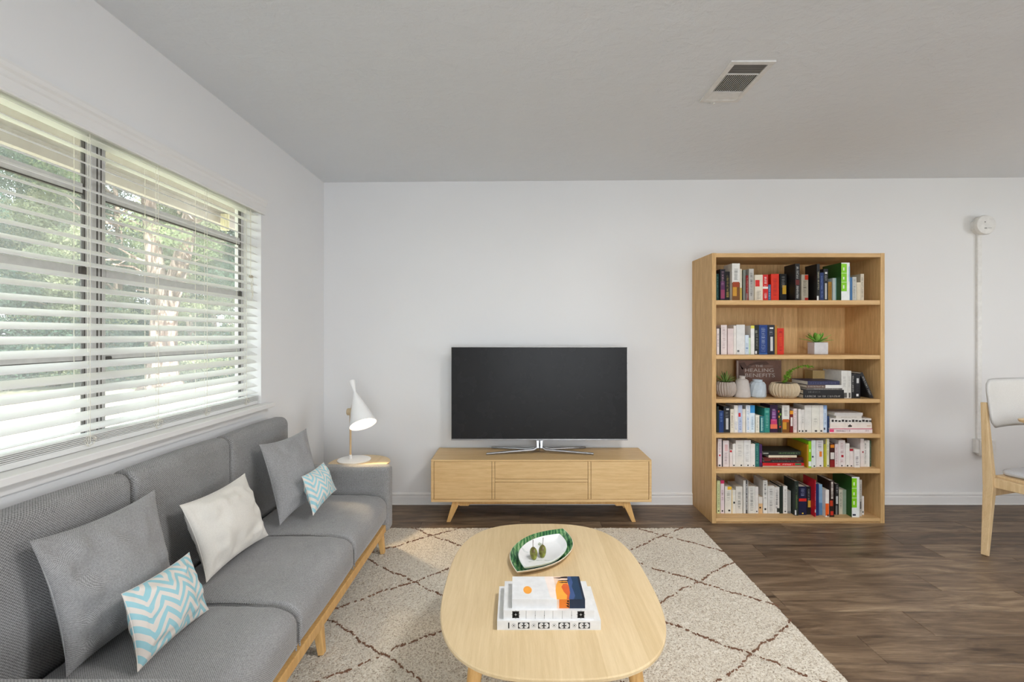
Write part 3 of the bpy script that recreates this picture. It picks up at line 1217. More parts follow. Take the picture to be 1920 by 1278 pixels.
b_.inputs['Emission Strength'].default_value = 14
bc = axis_a + d * (H * .72)
MB().lathe([(.004, -.030), (.012, -.028), (.022, -.008), (.024, .006), (.018, .022), (.004, .029)], bc, 20, rot).build('bulb', bm_, l, smooth=True)
pl = bpy.data.lights.new('lamp_light', 'SPOT')
pl.energy = LAMP_W
pl.color = (1, .74, .42)
pl.shadow_soft_size = .026
pl.spot_size = R(74)
pl.spot_blend = .55
plo = bpy.data.objects.new('lamp_light', pl)
C.objects.link(plo)
plo.location = axis_a + d * (H * .86)
plo.rotation_euler = d.to_track_quat('-Z', 'Y').to_euler()

# ================================================================== TV CABINET
cb = thing('tv_cabinet', (.1745, 3.45, 0), 'low light oak media cabinet with splayed legs under the television', 'cabinet')
CX0, CX1, CYF, CYB, CZ0, CZ1 = -.578, .927, 3.273, 3.625, .145, .4335
K = .001053


def cx(c):
    return CX0 + (c - 63) * (CX1 - CX0) / (1492 - 63)


def cz(c):
    return CZ1 - (c - 800) * (CZ1 - CZ0) / (1075 - 800)


part_box('top_panel', M_OAK, cb, CX0, CX1, CYF, CYB, CZ1 - .0115, CZ1, .002)
part_box('bottom_panel', M_OAK, cb, CX0, CX1, CYF, CYB, CZ0, cz(1058), .002)
part_box('side_panel', M_OAK, cb, CX0, cx(81), CYF + .001, CYB, cz(1058), CZ1 - .0115, .001)
part_box('side_panel', M_OAK, cb, cx(1476), CX1, CYF + .001, CYB, cz(1058), CZ1 - .0115, .001)
part_box('back_panel', M_OAK, cb, cx(81), cx(1476), CYB - .012, CYB - .001, cz(1058), CZ1 - .0115)
part_box('inner_frame', flat((126, 92, 56), .8), cb, cx(81), cx(1476), CYF + .014, CYF + .02, cz(1058), CZ1 - .0115)
g = .0012
for nm, a, b, c0, c1 in (('door', 83.5, 455.5, 812, 1056), ('divider', 458, 475.5, 812, 1056), ('drawer', 478, 1078.5, 812, 925), ('divider', 478, 1078.5, 927.5, 944.5),
                         ('drawer', 478, 1078.5, 947, 1056), ('divider', 1081, 1098, 812, 1056), ('door', 1100.5, 1473.5, 812, 1056)):
    part_box(nm, M_OAK, cb, cx(a), cx(b), CYF + .003, CYF + .021, cz(c1), cz(c0), .0008)
# door boards: one joint at half height
for a, b in ((85, 455), (1101, 1472)):
    part_box('board_joint', M_LEG, cb, cx(a) + .001, cx(b) - .001, CYF + .0026, CYF + .004, cz(937), cz(936))
for s, m_ in ((1, 0), (-1, 1)):
    def mx(v):
        return v if m_ == 0 else CX0 + CX1 - v
    for yy0, yy1 in ((CYF + .022, CYF + .052), (CYB - .06, CYB - .03)):
        P_ = [(mx(cx(200)), yy0, CZ0), (mx(cx(243)), yy0, CZ0), (mx(cx(243)), yy0, CZ0 - .02), (mx(cx(185)), yy0, .0), (mx(cx(160)), yy0, 0)]
        MB().prism(P_, (0, yy1 - yy0, 0)).build('leg', M_LEG, cb, bevel=.002)
    MB().box(min(mx(cx(205)), mx(cx(240))), max(mx(cx(205)), mx(cx(240))), CYF + .05, CYB - .05, CZ0 - .03, CZ0).build('leg_rail', M_LEG, cb, bevel=.002)
P_ = [(cx(243), CZ0), (cx(1325), CZ0), (cx(1325), CZ0 - .034), (cx(1268), CZ0 - .034), (cx(1254), CZ0 - .022), (cx(316), CZ0 - .022), (cx(302), CZ0 - .034), (cx(243), CZ0 - .034)]
MB().prism([(x, CYF + .024, z) for x, z in P_], (0, .024, 0)).build('stretcher', M_LEG, cb, bevel=.001)

# ================================================================== TV
tv = thing('television', (.172, 3.46, CZ1), 'wide flat black television on a forked silver stand on the cabinet', 'television')
TX0, TX1, TZ0, TZ1 = -.467, .811, .522, 1.1985
scr, ts, bs = nt('dark_screen', .16, .5)
bs.inputs['Base Color'].default_value = lin((44, 44, 45))
bs.inputs['Specular IOR Level'].default_value = .10
vv_ = noise_tex(ts, coords(ts), 9, 3)
ts.links.new(ramp(ts, vv_, [(0, (.24, .24, .24, 1)), (1, (.30, .30, .30, 1))]), bs.inputs['Roughness'])
part_box('casing', flat((200, 198, 196), .35, .5, .5), tv, TX0, TX1, 3.478, 3.51, TZ0, TZ1, .003)
part_box('screen', scr, tv, TX0 + .0015, TX1 - .0045, 3.4745, 3.480, TZ0 + .010, TZ1 - .0035, .001)
part_box('rear_housing', M_BLACK, tv, TX0 + .2, TX1 - .2, 3.51, 3.54, TZ0 + .05, TZ1 - .15, .01)
part_box('lower_trim', M_METAL, tv, TX0, TX1, 3.4735, 3.479, TZ0, TZ0 + .0085, .001)
part_box('seam_line', M_BLACK, tv, .1700, .1745, 3.449, 3.462, CZ1 + .018, TZ0 - .012)
xm = .172
for s in (-1, 1):
    MB().frustum((xm + s * .014, 3.47, TZ0 + .002), (xm + s * .012, 3.46, CZ1 + .034), (.011, .012), (.010, .012)).build('stand_neck', M_METAL, tv, bevel=.003)
    MB().tube([(xm + s * .010, 3.462, CZ1 + .042), (xm + s * .045, 3.455, CZ1 + .024), (xm + s * .38, 3.405, CZ1 + .0085)], [.011, .011, .0075], 8).build('stand_leg', M_METAL, tv, smooth=True)
    MB().tube([(xm + s * .012, 3.475, CZ1 + .036), (xm + s * .08, 3.50, CZ1 + .020), (xm + s * .352, 3.60, CZ1 + .0075)], [.009, .009, .0065], 8).build('stand_leg', M_METAL, tv, smooth=True)

# ================================================================== COFFEE TABLE
ct = thing('coffee_table', (.115, 1.745, .012), 'low rounded light oak coffee table on the cream rug', 'table')
TZc = .40


def squircle(cx_, cy_, a, b, n, m=96):
    out = []
    for k in range(m):
        th = 2 * math.pi * k / m
        c, s = math.cos(th), math.sin(th)
        out.append((cx_ + a * math.copysign(abs(c) ** (2 / n), c), cy_ + b * math.copysign(abs(s) ** (2 / n), s)))
    return out


def loft(mb, loops):
    rings = [[mb.bm.verts.new(p) for p in lp] for lp in loops]
    n = len(rings[0])
    for a, b in zip(rings, rings[1:]):
        for k in range(n):
            mb.bm.faces.new((a[k], a[(k + 1) % n], b[(k + 1) % n], b[k]))
    mb.bm.faces.new(rings[0][::-1])
    mb.bm.faces.new(rings[-1])
    return mb


def sq(z, ins):
    return [(x, y, z) for x, y in squircle(.1155, 1.745, .367 - ins, .510 - ins, 2.9)]


loft(MB(), [sq(TZc - .026, .035), sq(TZc - .016, .006), sq(TZc - .010, 0), sq(TZc - .003, 0), sq(TZc, .003)]).build('tabletop', M_OAKTOP, ct, smooth=True)
for sxx in (-1, 1):
    for syy in (-1, 1):
        MB().tube([(.115 + sxx * .225, 1.745 + syy * .33, TZc - .024), (.115 + sxx * .27, 1.745 + syy * .385, .012)], [.024, .014], 14).build('leg', M_LEG, ct, smooth=True)
part_box('cross_rail', M_LEG, ct, -.10, .33, 1.40, 1.43, TZc - .06, TZc - .026, .003)
part_box('cross_rail', M_LEG, ct, -.10, .33, 2.06, 2.09, TZc - .06, TZc - .026, .003)


# ---- plates
def leaf_outline(A, B, wd, p, n=30):
    A, B = Vector(A), Vector(B)
    ax = B - A
    nr = Vector((ax.y, -ax.x)).normalized()
    out = []
    for k in range(n + 1):
        t = k / n
        out.append(A + ax * t + nr * wd * max(0, 1 - abs(2 * t - 1) ** p))
    for k in range(1, n):
        t = 1 - k / n
        out.append(A + ax * t - nr * wd * max(0, 1 - abs(2 * t - 1) ** p))
    return out


def scaled(out, s, z):
    c = sum(out, Vector((0, 0))) / len(out)
    return [(c.x + (p.x - c.x) * s, c.y + (p.y - c.y) * s, z) for p in out]


gm, gt, gb = nt('green_leaf_glaze', .2, .5)
gv = coords(gt)
gn = noise_tex(gt, gv, 14, 3, .6, .8)
wv = gt.nodes.new('ShaderNodeTexWave')
wv.inputs['Scale'].default_value = 22
wv.inputs['Distortion'].default_value = 5
gt.links.new(gv, wv.inputs[0])
gmix = mathn(gt, 'ADD', mathn(gt, 'MULTIPLY', gn, .8), mathn(gt, 'MULTIPLY', wv.outputs[1], .22))
gt.links.new(ramp(gt, gmix, [(.34, (40, 84, 54)), (.5, (70, 128, 80)), (.60, (112, 156, 98)), (.74, (160, 194, 150))]), gb.inputs['Base Color'])
GA, GB_ = (.004, 1.752), (.212, 2.145)
oc = leaf_outline(GA, GB_, .113, 2.3)
p = thing('leaf_plate', (.107, 1.95, TZc), 'large leaf-shaped green patterned plate with a cream rim on the coffee table', 'plate')


def dish_build(outl, z, h, root, m_out, m_in, floor_s=.84):
    """open dish: outer shell, rim and hollow inner surface"""
    mb = MB()
    L = [scaled(outl, floor_s * .93, z), scaled(outl, floor_s, z + .002), scaled(outl, .99, z + h * .8), scaled(outl, 1.0, z + h), scaled(outl, .985, z + h + .001)]
    rings = [[mb.bm.verts.new(q) for q in lp_] for lp_ in L]
    n = len(rings[0])
    for a, b in zip(rings, rings[1:]):
        for k in range(n):
            mb.bm.faces.new((a[k], a[(k + 1) % n], b[(k + 1) % n], b[k]))
    mb.bm.faces.new(rings[0][::-1])
    mb.build('outer_shell', m_out, root, smooth=True)
    mb = MB()
    L = [scaled(outl, .985, z + h + .001), scaled(outl, .965, z + h - .001), scaled(outl, floor_s + .02, z + .008), scaled(outl, floor_s - .04, z + .005), scaled(outl, .3, z + .005)]
    rings = [[mb.bm.verts.new(q) for q in lp_] for lp_ in L]
    for a, b in zip(rings, rings[1:]):
        for k in range(n):
            mb.bm.faces.new((a[k], a[(k + 1) % n], b[(k + 1) % n], b[k]))
    mb.bm.faces.new(rings[-1])
    o = mb.build('dish_surface', m_in, root, smooth=True)
    return o


dish_build(oc, TZc, .021, p, flat((226, 216, 200), .3), gm)
wm, wt_, wb = nt('white_marbled_glaze', .18, .5)
wn_ = noise_tex(wt_, coords(wt_, (3, 8, 3)), 2.2, 3, .5, 1.5)
wt_.links.new(ramp(wt_, wn_, [(.0, (232, 232, 232)), (.60, (232, 232, 232)), (.63, (186, 196, 192)), (.66, (232, 232, 232))]), wb.inputs['Base Color'])
WA, WB_ = (.031, 1.765), (.188, 2.062)
oc2 = leaf_outline(WA, WB_, .085, 2.3)
p2 = thing('dessert_plate', (.11, 1.92, TZc + .006), 'smaller leaf-shaped white plate resting inside the green plate', 'plate')
dish_build(oc2, TZc + .0065, .026, p2, flat((216, 226, 222), .25), wm, .80)
om, ot, ob = nt('olive_skin', .4, .5)
on = noise_tex(ot, coords(ot), 40, 3)
ot.links.new(ramp(ot, on, [(.35, (92, 80, 34)), (.5, (116, 122, 40)), (.65, (150, 156, 62))]), ob.inputs['Base Color'])
for k, (px, py, lab) in enumerate(((1000.5, 1046, 'green olive-like fruit with a stem, the left of the pair on the white plate'),
                                   (1017, 1042, 'green olive-like fruit with a stem, the right of the pair on the white plate'))):
    q = Pz(px, py, TZc + .012)
    fr = thing('olive', (q.x, q.y, TZc + .0115), lab, 'fruit', 'pair of olives')
    tilt = Matrix.Rotation(R(38 if k == 0 else 34), 3, 'X').transposed() @ Matrix.Rotation(R(4 if k else -5), 3, 'Y')
    pr = [(.0008, -.0245), (.006, -.023), (.0115, -.016), (.0148, -.004), (.0146, .006), (.0115, .015), (.006, .0215), (.001, .0235)]
    cc = (q.x, q.y, TZc + .0115 + .0205)
    MB().lathe(pr, cc, 24, tilt).build('flesh', om, fr, smooth=True)
    up = tilt @ Vector((0, 0, 1))
    c_ = Vector(cc)
    MB().tube([c_ + up * .022, c_ + up * .034 + Vector((.001, 0, 0)), c_ + up * .048 + Vector((.001 if k else .003, 0, .002))], [.0013, .0010, .0014], 6).build('stem', flat((84, 72, 48)), fr, smooth=True)
sp = MB()
for k in range(3):
    pts = [Pz(x_, y_, TZc + .014 + .002 * k) for x_, y_ in ((995 + k * 3, 1006 - k), (1001 + k * 3, 1012 + k), (1005 + k * 4, 1018), (1013 + k * 3, 1022))]
    sp.tube(pts, .0010, 5)
o = sp.build('herb_sprig', flat((150, 166, 118), .5), None, smooth=True)
tag(o, 'thin pale green sprig lying behind the fruit on the white plate', 'sprig')


# ================================================================== BOOK BUILDER
R3 = random.Random(11)


def glyph_marks(mb, z0, z1, xc, hw, yf, flat_=False, rows=1, base=0.0):
    """tiny broken strokes standing in for print too small to read on a spine"""
    z = z0
    hw = hw * .8
    while z < z1:
        L = R3.uniform(.0032, .0056)
        if R3.random() < .15:
            z += L * .8
            continue
        th = .0009
        for r_ in range(rows):
            c = xc + (r_ - (rows - 1) / 2) * hw * 1.25
            k = hw * .5
            strokes = R3.sample([(0, th, -k, k), (L * .72 - th, L * .72, -k, k), (0, L * .72, -k, -k + th), (0, L * .72, k - th, k),
                                 (0, L * .72, -th / 2, th / 2), (L * .36 - th / 2, L * .36 + th / 2, -k, k * .6)], R3.choice((2, 2, 3)))
            for (a_, b_, u_, v_) in strokes:
                if flat_:
                    mb.box(z + a_, z + b_, yf - .0004, yf + .0002, c + u_, c + v_)
                else:
                    mb.box(c + u_, c + v_, yf - .0004, yf + .0002, z + a_, z + b_)
        z += L
    return mb


def upright_book(x0, x1, yf, z0, z1, depth, col, label, group, prints=(), title=None, tcol=(40, 40, 40), lean=0.0, page=(226, 218, 202), rows=1):
    xc = (x0 + x1) / 2
    b = thing('book', (xc, yf + depth / 2, z0), label, 'book', group)
    wd, h = x1 - x0, z1 - z0
    tk = min(.0022, wd * .16)
    off = Vector((xc, yf + depth / 2, z0))
    mb = MB()
    mb.box(x0, x0 + tk, yf + tk, yf + depth, z0, z1)
    mb.box(x1 - tk, x1, yf + tk, yf + depth, z0, z1)
    mb.box(x0, x1, yf, yf + tk, z0, z1)
    mb.build('cover', flat(col, .45), b)
    part_box('page_block', flat(page, .9), b, x0 + tk, x1 - tk, yf + tk, yf + depth - .003, z0 + .001, z1 - .0025)
    for i, (a, c, u, v, pc) in enumerate(prints):
        part_box('spine_print', flat(pc, .45), b, x0 + wd * u, x0 + wd * v, yf - .0003 * (i + 1), yf + .0004, z0 + h * a, z0 + h * c)
    if title:
        mb = MB()
        for (a, c) in title:
            glyph_marks(mb, z0 + h * a, z0 + h * c, xc, wd * .55 / rows, yf - .0003 * len(prints) - .0003, False, rows)
        mb.build('spine_lettering', flat(tcol, .6), b)
    if lean:
        b.rotation_euler = (0, lean, 0)
    return b


def flat_book(x0, x1, yf, depth, z0, z1, col, label, group, prints=(), title=None, tcol=(40, 40, 40), page=(226, 218, 202), name='book'):
    b = thing(name, ((x0 + x1) / 2, yf + depth / 2, z0), label, 'book', group)
    t_ = z1 - z0
    tk = min(.0022, t_ * .16)
    mb = MB()
    mb.box(x0, x1, yf + tk, yf + depth, z0, z0 + tk)
    mb.box(x0, x1, yf + tk, yf + depth, z1 - tk, z1)
    mb.box(x0, x1, yf, yf + tk, z0, z1)
    mb.build('cover', flat(col, .45), b)
    part_box('page_block', flat(page, .9), b, x0 + .003, x1 - .003, yf + tk, yf + depth - .003, z0 + tk, z1 - tk)
    L = x1 - x0
    for i, (a, c, u, v, pc) in enumerate(prints):
        part_box('spine_print', flat(pc, .45), b, x0 + L * a, x0 + L * c, yf - .0003 * (i + 1), yf + .0004, z0 + t_ * u, z0 + t_ * v)
    if title:
        mb = MB()
        for (a, c) in title:
            glyph_marks(mb, x0 + L * a, x0 + L * c, (z0 + z1) / 2, t_ * .5, yf - .0003 * len(prints) - .0003, True)
        mb.build('spine_lettering', flat(tcol, .6), b)
    return b


# ---- the three coffee-table books
WHITE = (220, 220, 220)
B1Y, B2Y, B3Y = 1.442, 1.450, 1.461
b1 = flat_book(-.056, .256, B1Y, .198, TZc, TZc + .0275, WHITE, 'largest white book, bottom of the coffee table stack, spine of black tiles', None)
b2 = flat_book(-.037, .237, B2Y, .172, TZc + .0275, TZc + .0545, WHITE, 'white book with two black flower emblems, middle of the coffee table stack', None)
b3 = flat_book(-.011, .211, B3Y, .138, TZc + .0545, TZc + .0815, WHITE, 'white book with orange sun and dark blue landscape cover, topmost of the stack', None)
M_INK = flat((16, 16, 18), .5)
M_WPR = flat(WHITE, .5)
ink, wpr = MB(), MB()


def disc(mb, x, z, r, y, n=14, sx_=1.0, th=.0004):
    mb.prism([(x + r * sx_ * math.cos(2 * math.pi * k / n), y, z + r * math.sin(2 * math.pi * k / n)) for k in range(n)], (0, -th, 0))


def petal(mb, x, z, L, wd, a, y, r0=.0):
    c, s = math.cos(a), math.sin(a)
    pts = []
    for (t_, w_) in ((r0, 0), (r0 + (L - r0) * .35, wd), (r0 + (L - r0) * .7, wd * .9), (L, 0), (r0 + (L - r0) * .7, -wd * .9), (r0 + (L - r0) * .35, -wd)):
        pts.append((x + t_ * c - w_ * s, y, z + t_ * s + w_ * c))
    mb.prism(pts, (0, -.0003, 0))


def bx_(c):
    return -.056 + (c - 450) * .0004


zc = TZc + .0137
ink.box(bx_(533), bx_(542), B1Y - .0004, B1Y, zc - .0088, zc + .0088)
for c in (650, 801, 954, 1104):
    x = bx_(c)
    ink.box(x - .0172, x + .0172, B1Y - .0004, B1Y, zc - .0088, zc + .0088)
    for dx in (-.0068, .0068):
        disc(wpr, x + dx, zc, .0080, B1Y - .0004)
    for k in range(4):
        petal(ink, x, zc, .0072, .0019, k * math.pi / 2, B1Y - .0010)
    for k in range(8):
        a = k * math.pi / 4 + .39
        disc(ink, x + .0092 * math.cos(a), zc + .0065 * math.sin(a), .0008, B1Y - .0009, 6)
for c in (575, 725, 878, 1030):
    x = bx_(c)
    for k in range(8):
        a = k * math.pi / 4
        disc(ink, x + .0058 * math.cos(a), zc + .0058 * math.sin(a), .0008, B1Y, 6)
    for k in range(4):
        petal(ink, x, zc, .0042, .0008, k * math.pi / 2 + .785, B1Y)
ink.build('spine_tiles', M_INK, b1)
wpr.build('spine_tile_circles', M_WPR, b1)
ink = MB()
zc2 = TZc + .0415


def b2x(c):
    return -.037 + (c - 498) * .274 / 682


for c in (590, 1080):
    x = b2x(c)
    for k in range(4):
        a = k * math.pi / 2 + math.pi / 4
        petal(ink, x, zc2, .0150, .0036, a, B2Y, .001)
        petal(ink, x, zc2, .0120, .0022, a + .42, B2Y, .002)
        petal(ink, x, zc2, .0120, .0022, a - .42, B2Y, .002)
        petal(ink, x, zc2, .0130, .0012, a + math.pi / 4, B2Y, .006)
    ink.build('spine_emblem', M_INK, b2)
    ink = MB()
for c in (668, 737, 805, 870, 940, 1010):
    x = b2x(c)
    ink.box(x - .0003, x + .0003, B2Y - .0003, B2Y, TZc + .029, TZc + .053)
    ink.build('spine_line', M_INK, b2)
    ink = MB()
for c in (737, 805, 1010):
    disc(ink, b2x(c), zc2 - .002, .0011, B2Y - .0003, 6)
ink.build('spine_dots', M_INK, b2)
ZT = TZc + .0815


def cov(px, py):
    v = (905 - py) / 265
    xl, xr = 232 + 23 * v, 1027 - 49 * v
    u = (px - xl) / (xr - xl)
    v = max(0, min(1, v))
    # perspective: rows bunch slightly towards the back
    return (-.011 + .222 * max(0, min(1, u)), B3Y + .138 * (v * .93 / (1 - .07 * v)) if v < 1 else B3Y + .138)


def cover_poly(name, pts, col, lvl):
    z = ZT + .0001 * lvl
    MB().prism([(*cov(*q), z) for q in pts], (0, 0, .00012)).build(name, flat(col, .45), b3)


cover_poly('cover_print', [(600, 640), (700, 640), (715, 780), (722, 905), (650, 880)], (236, 220, 210), 0)
cover_poly('cover_print', [(697, 640), (860, 640), (865, 905), (722, 905), (714, 790), (706, 700)], (232, 200, 176), 1)
cover_poly('cover_print', [(745, 692), (790, 690), (860, 700), (868, 905), (720, 905), (712, 800), (722, 740)], (242, 164, 58), 2)
cover_poly('cover_print', [(778, 762), (800, 728), (838, 722), (868, 760), (880, 905), (828, 905), (836, 860), (800, 818)], (212, 92, 34), 3)
cover_poly('cover_print', [(852, 640), (990, 640), (1040, 905), (850, 905), (868, 830), (862, 760), (846, 700)], (56, 80, 128), 4)
cover_poly('cover_print', [(885, 640), (990, 640), (1040, 905), (905, 905), (922, 862), (905, 800), (890, 760), (905, 710)], (20, 52, 82), 5)
cover_poly('cover_print', [(955, 640), (990, 640), (1040, 905), (1000, 905)], (14, 30, 52), 6)
circ = [(408 + 46 * math.cos(2 * math.pi * k / 28), 797 + 44 * math.sin(2 * math.pi * k / 28)) for k in range(28)]
cover_poly('cover_print', circ, (238, 160, 60), 0)
for k, (x0_, x1_, yy) in enumerate(((698, 850, 658), (740, 860, 690), (752, 845, 712), (770, 850, 648))):
    m_ = (x0_ + x1_) / 2
    cover_poly('cover_print', [(x0_, yy), (m_, yy - 5), (x1_, yy - 7), (x1_, yy + 5), (m_ + 10, yy + 3), (m_ - 10, yy + 7)], (40, 24, 26), 7)
for i, (a, c, col) in enumerate(((.615, .66, (232, 200, 176)), (.645, .80, (222, 120, 36)), (.785, 1.0, (16, 36, 60)))):
    part_box('spine_print', flat(col, .45), b3, -.011 + .222 * a, -.011 + .222 * c, B3Y - .0003 * (i + 1), B3Y + .0004, TZc + .0547, ZT)
ink = MB()
for k in range(9):
    zz = TZc + .0575 + k * .0026
    xx = -.011 + .222 * .782
    petal(ink, xx, zz, .006 + .004 * ((k * 3) % 4) / 3, .0013, math.pi * (.82 + .09 * (k % 3)), B3Y - .0011)
ink.build('spine_tree', M_INK, b3)

# ================================================================== BOOKCASE
BX0, BX1, BY0, BY1, BZ1 = 1.3385, 2.5165, 3.273, 3.642, 1.843
bc = thing('bookcase', ((BX0 + BX1) / 2, (BY0 + BY1) / 2, 0), 'tall oak bookcase with six shelves of books against the white wall', 'bookcase')
T_ = .0285
part_box('side_panel', M_OAKV, bc, BX0, BX0 + T_, BY0, BY1, 0, BZ1, .0015)
part_box('side_panel', M_OAKV, bc, BX1 - T_, BX1, BY0, BY1, 0, BZ1, .0015)
part_box('top_panel', M_OAKS, bc, BX0 + T_, BX1 - T_, BY0 + .001, BY1 - .012, BZ1 - .0285, BZ1 - .001, .001)
part_box('back_panel', M_OAKV, bc, BX0 + T_, BX1 - T_, BY1 - .012, BY1 - .003, 0.002, BZ1 - .002)
SH = [1.5215, 1.147, .847, .608, .372, .034]
TH = [.031, .027, .026, .026, .031, .024]
for z, th in zip(SH, TH):
    part_box('shelf', M_OAKS, bc, BX0 + T_, BX1 - T_, BY0 + .003, BY1 - .012, z - th, z, .0015)
part_box('plinth', M_OAKS, bc, BX0 + T_, BX1 - T_, BY0 + .002, BY0 + .022, 0.001, .006)
part_box('plinth_shadow', M_DARKGAP, bc, BX0 + T_, BX1 - T_, BY0 + .014, BY0 + .02, .006, .0105)  # dark strip standing in for the shadow line above the plinth

ORD = ['first', 'second', 'third', 'fourth', 'fifth', 'sixth', 'seventh', 'eighth', 'ninth', 'tenth', 'eleventh', 'twelfth', 'thirteenth', 'fourteenth',
       'fifteenth', 'sixteenth', 'seventeenth', 'eighteenth', 'nineteenth', 'twentieth', 'twenty-first', 'twenty-second', 'twenty-third', 'twenty-fourth',
       'twenty-fifth', 'twenty-sixth', 'twenty-seventh', 'twenty-eighth', 'twenty-ninth', 'thirtieth']
W1, W2, W3 = (226, 222, 216), (218, 214, 208), (228, 216, 214)
DK = (24, 24, 27)
FULL = [(.12, .88)]
TOPT = [(.5, .92)]
LOWT = [(.08, .3), (.45, .9)]


def shelf_row(si, name, ox, oy, k, yf0, rows_, start_n=1, group=None, maxh=None):
    """rows_: (px0, px1, top, colour, description, prints, title, title colour, [front y], [depth])"""
    prev = BX0 + T_ + .001
    n = start_n
    z0 = SH[si]
    for rw in rows_:
        p0, p1, top, col, desc, prints, title, tc = rw[:8]
        yf = rw[8] if len(rw) > 8 and rw[8] else yf0
        dp = rw[9] if len(rw) > 9 else .135
        s = 900 / yf
        xa = (ox + p0 * k - 967) / s
        xb = (ox + p1 * k - 967) / s
        xa = max(prev + .0004, xa)
        xb = min(xb, BX1 - T_ - .001)
        if xb - xa < .005:
            xb = xa + .006
        zt = CAM_H - (oy + top * k - 627) / s
        if maxh:
            zt = min(zt, maxh)
        lab = f'{desc}, {ORD[n - 1]} from the left on the {name} shelf'
        upright_book(xa, xb, yf, z0, zt, min(dp, BY1 - .016 - yf), col, lab, group, prints, title, tc)
        prev = xb
        n += 1
    return prev


k1, k2, k3 = .2034, .2031, .2031
# top shelf
S1 = [
    (262, 282, 262, (30, 74, 68), 'dark teal book', (), FULL, (120, 160, 150), 3.36),
    (284, 343, 218, (26, 22, 34), 'black book with a violet glow', [(.05, .62, .12, .9, (92, 44, 88)), (.08, .35, .12, .9, (150, 60, 96))], TOPT, (190, 150, 170)),
    (345, 385, 240, (22, 22, 24), 'black book with gold flecks', [(.12, .3, .2, .8, (120, 100, 50))], FULL, (170, 150, 80)),
    (398, 478, 165, (222, 220, 214), 'tall white book with an amber pouring picture', [(0, .48, 0, 1, (112, 70, 24)), (.12, .46, .1, .6, (196, 142, 44)), (.36, .50, .08, .92, (150, 60, 24))], [(.55, .9)], (120, 120, 116), 3.30),
    (479, 496, 215, (214, 206, 186), 'thin cream book with yellow foot', [(0, .4, 0, 1, (190, 160, 70))], None, DK, 3.31),
    (508, 531, 225, (132, 138, 128), 'grey-green book', (), None, DK, 3.37),
    (532, 555, 275, (158, 34, 36), 'small red book', [(.0, .3, 0, .5, (150, 150, 148))], FULL, (220, 190, 180), 3.36),
    (557, 606, 215, (188, 186, 180), 'pale grey book with dark title', (), FULL, (70, 66, 64), 3.35),
    (617, 689, 270, (222, 212, 192), 'cream book with a red berry', [(.55, .8, .05, .6, (206, 40, 34)), (.0, .35, .1, .5, (206, 196, 176))], [(.08, .4)], (120, 110, 100)),
    (690, 738, 268, (204, 34, 30), 'red book with white title', [(.46, .54, 0, 1, (226, 222, 214))], LOWT, (236, 226, 222)),
    (740, 763, 360, (52, 96, 138), 'short blue book', (), FULL, (200, 210, 220)),
    (766, 838, 262, (212, 46, 20), 'bright red book', (), [(.2, .85)], (150, 28, 16)),
    (846, 908, 262, (28, 28, 30), 'black book with a yellow diamond', [(.26, .58, .4, .95, (216, 170, 50))], TOPT, (170, 170, 166), 3.37),
    (988, 1030, 168, (24, 22, 22), 'thick black book with white title', [(.42, .56, .1, .9, (96, 26, 22))], [(.05, .4), (.6, .93)], (222, 220, 214), 3.285),
    (1045, 1108, 268, (190, 180, 160), 'beige book with dark lettering', [(.80, .98, .5, 1, (206, 62, 34)), (0, .12, .5, 1, (180, 50, 40))], [(.2, .75)], (52, 50, 46), 3.345),
    (1188, 1215, 170, (22, 22, 22), 'tall black book with a barcode label', [(.0, .12, 0, .6, (214, 214, 214))], [(.3, .8)], (196, 190, 160), 3.285),
    (1217, 1250, 250, (28, 52, 104), 'dark blue book', (), FULL, (120, 140, 190), 3.33),
    (1251, 1291, 215, (26, 28, 34), 'black book with a white squiggle', [(.05, .55, .3, .72, (200, 200, 198)), (.84, .9, .3, .8, (210, 210, 210))], [(.6, .8)], (190, 190, 190)),
    (1293, 1325, 335, (178, 132, 56), 'short golden brown book', (), FULL, (120, 84, 30)),
    (1334, 1367, 300, (206, 218, 214), 'pale aqua book', [(0, 1, .75, 1, (150, 190, 190))], None, DK),
    (1388, 1490, 158, (40, 84, 34), 'tall lime green book with white edge', [(0, 1, 0, 1, (228, 232, 230)), (.24, .97, .0, .66, (132, 204, 30)), (.475, .485, 0, .66, (222, 236, 200)), (.715, .725, 0, .66, (222, 236, 200)),
                                                        (.31, .40, .2, .36, (226, 240, 206)), (.55, .62, .2, .36, (226, 240, 206)), (.79, .87, .2, .36, (226, 240, 206)), (.5, .9, .90, 1, (150, 190, 214))], None, DK, 3.285, .2),
    (1492, 1514, 295, (58, 110, 160), 'slim blue book', (), None, DK, 3.31),
    (1516, 1553, 290, (196, 194, 184), 'grey cream book', (), FULL, (130, 128, 120), 3.32),
    (1556, 1590, 340, (216, 204, 180), 'beige small book', (), None, DK, 3.32),
    (1591, 1622, 262, (204, 192, 170), 'sand coloured book', (), FULL, (110, 100, 84), 3.32),
]
shelf_row(0, 'top', 1290, 460, k1, 3.335, S1, group='books on the top shelf')
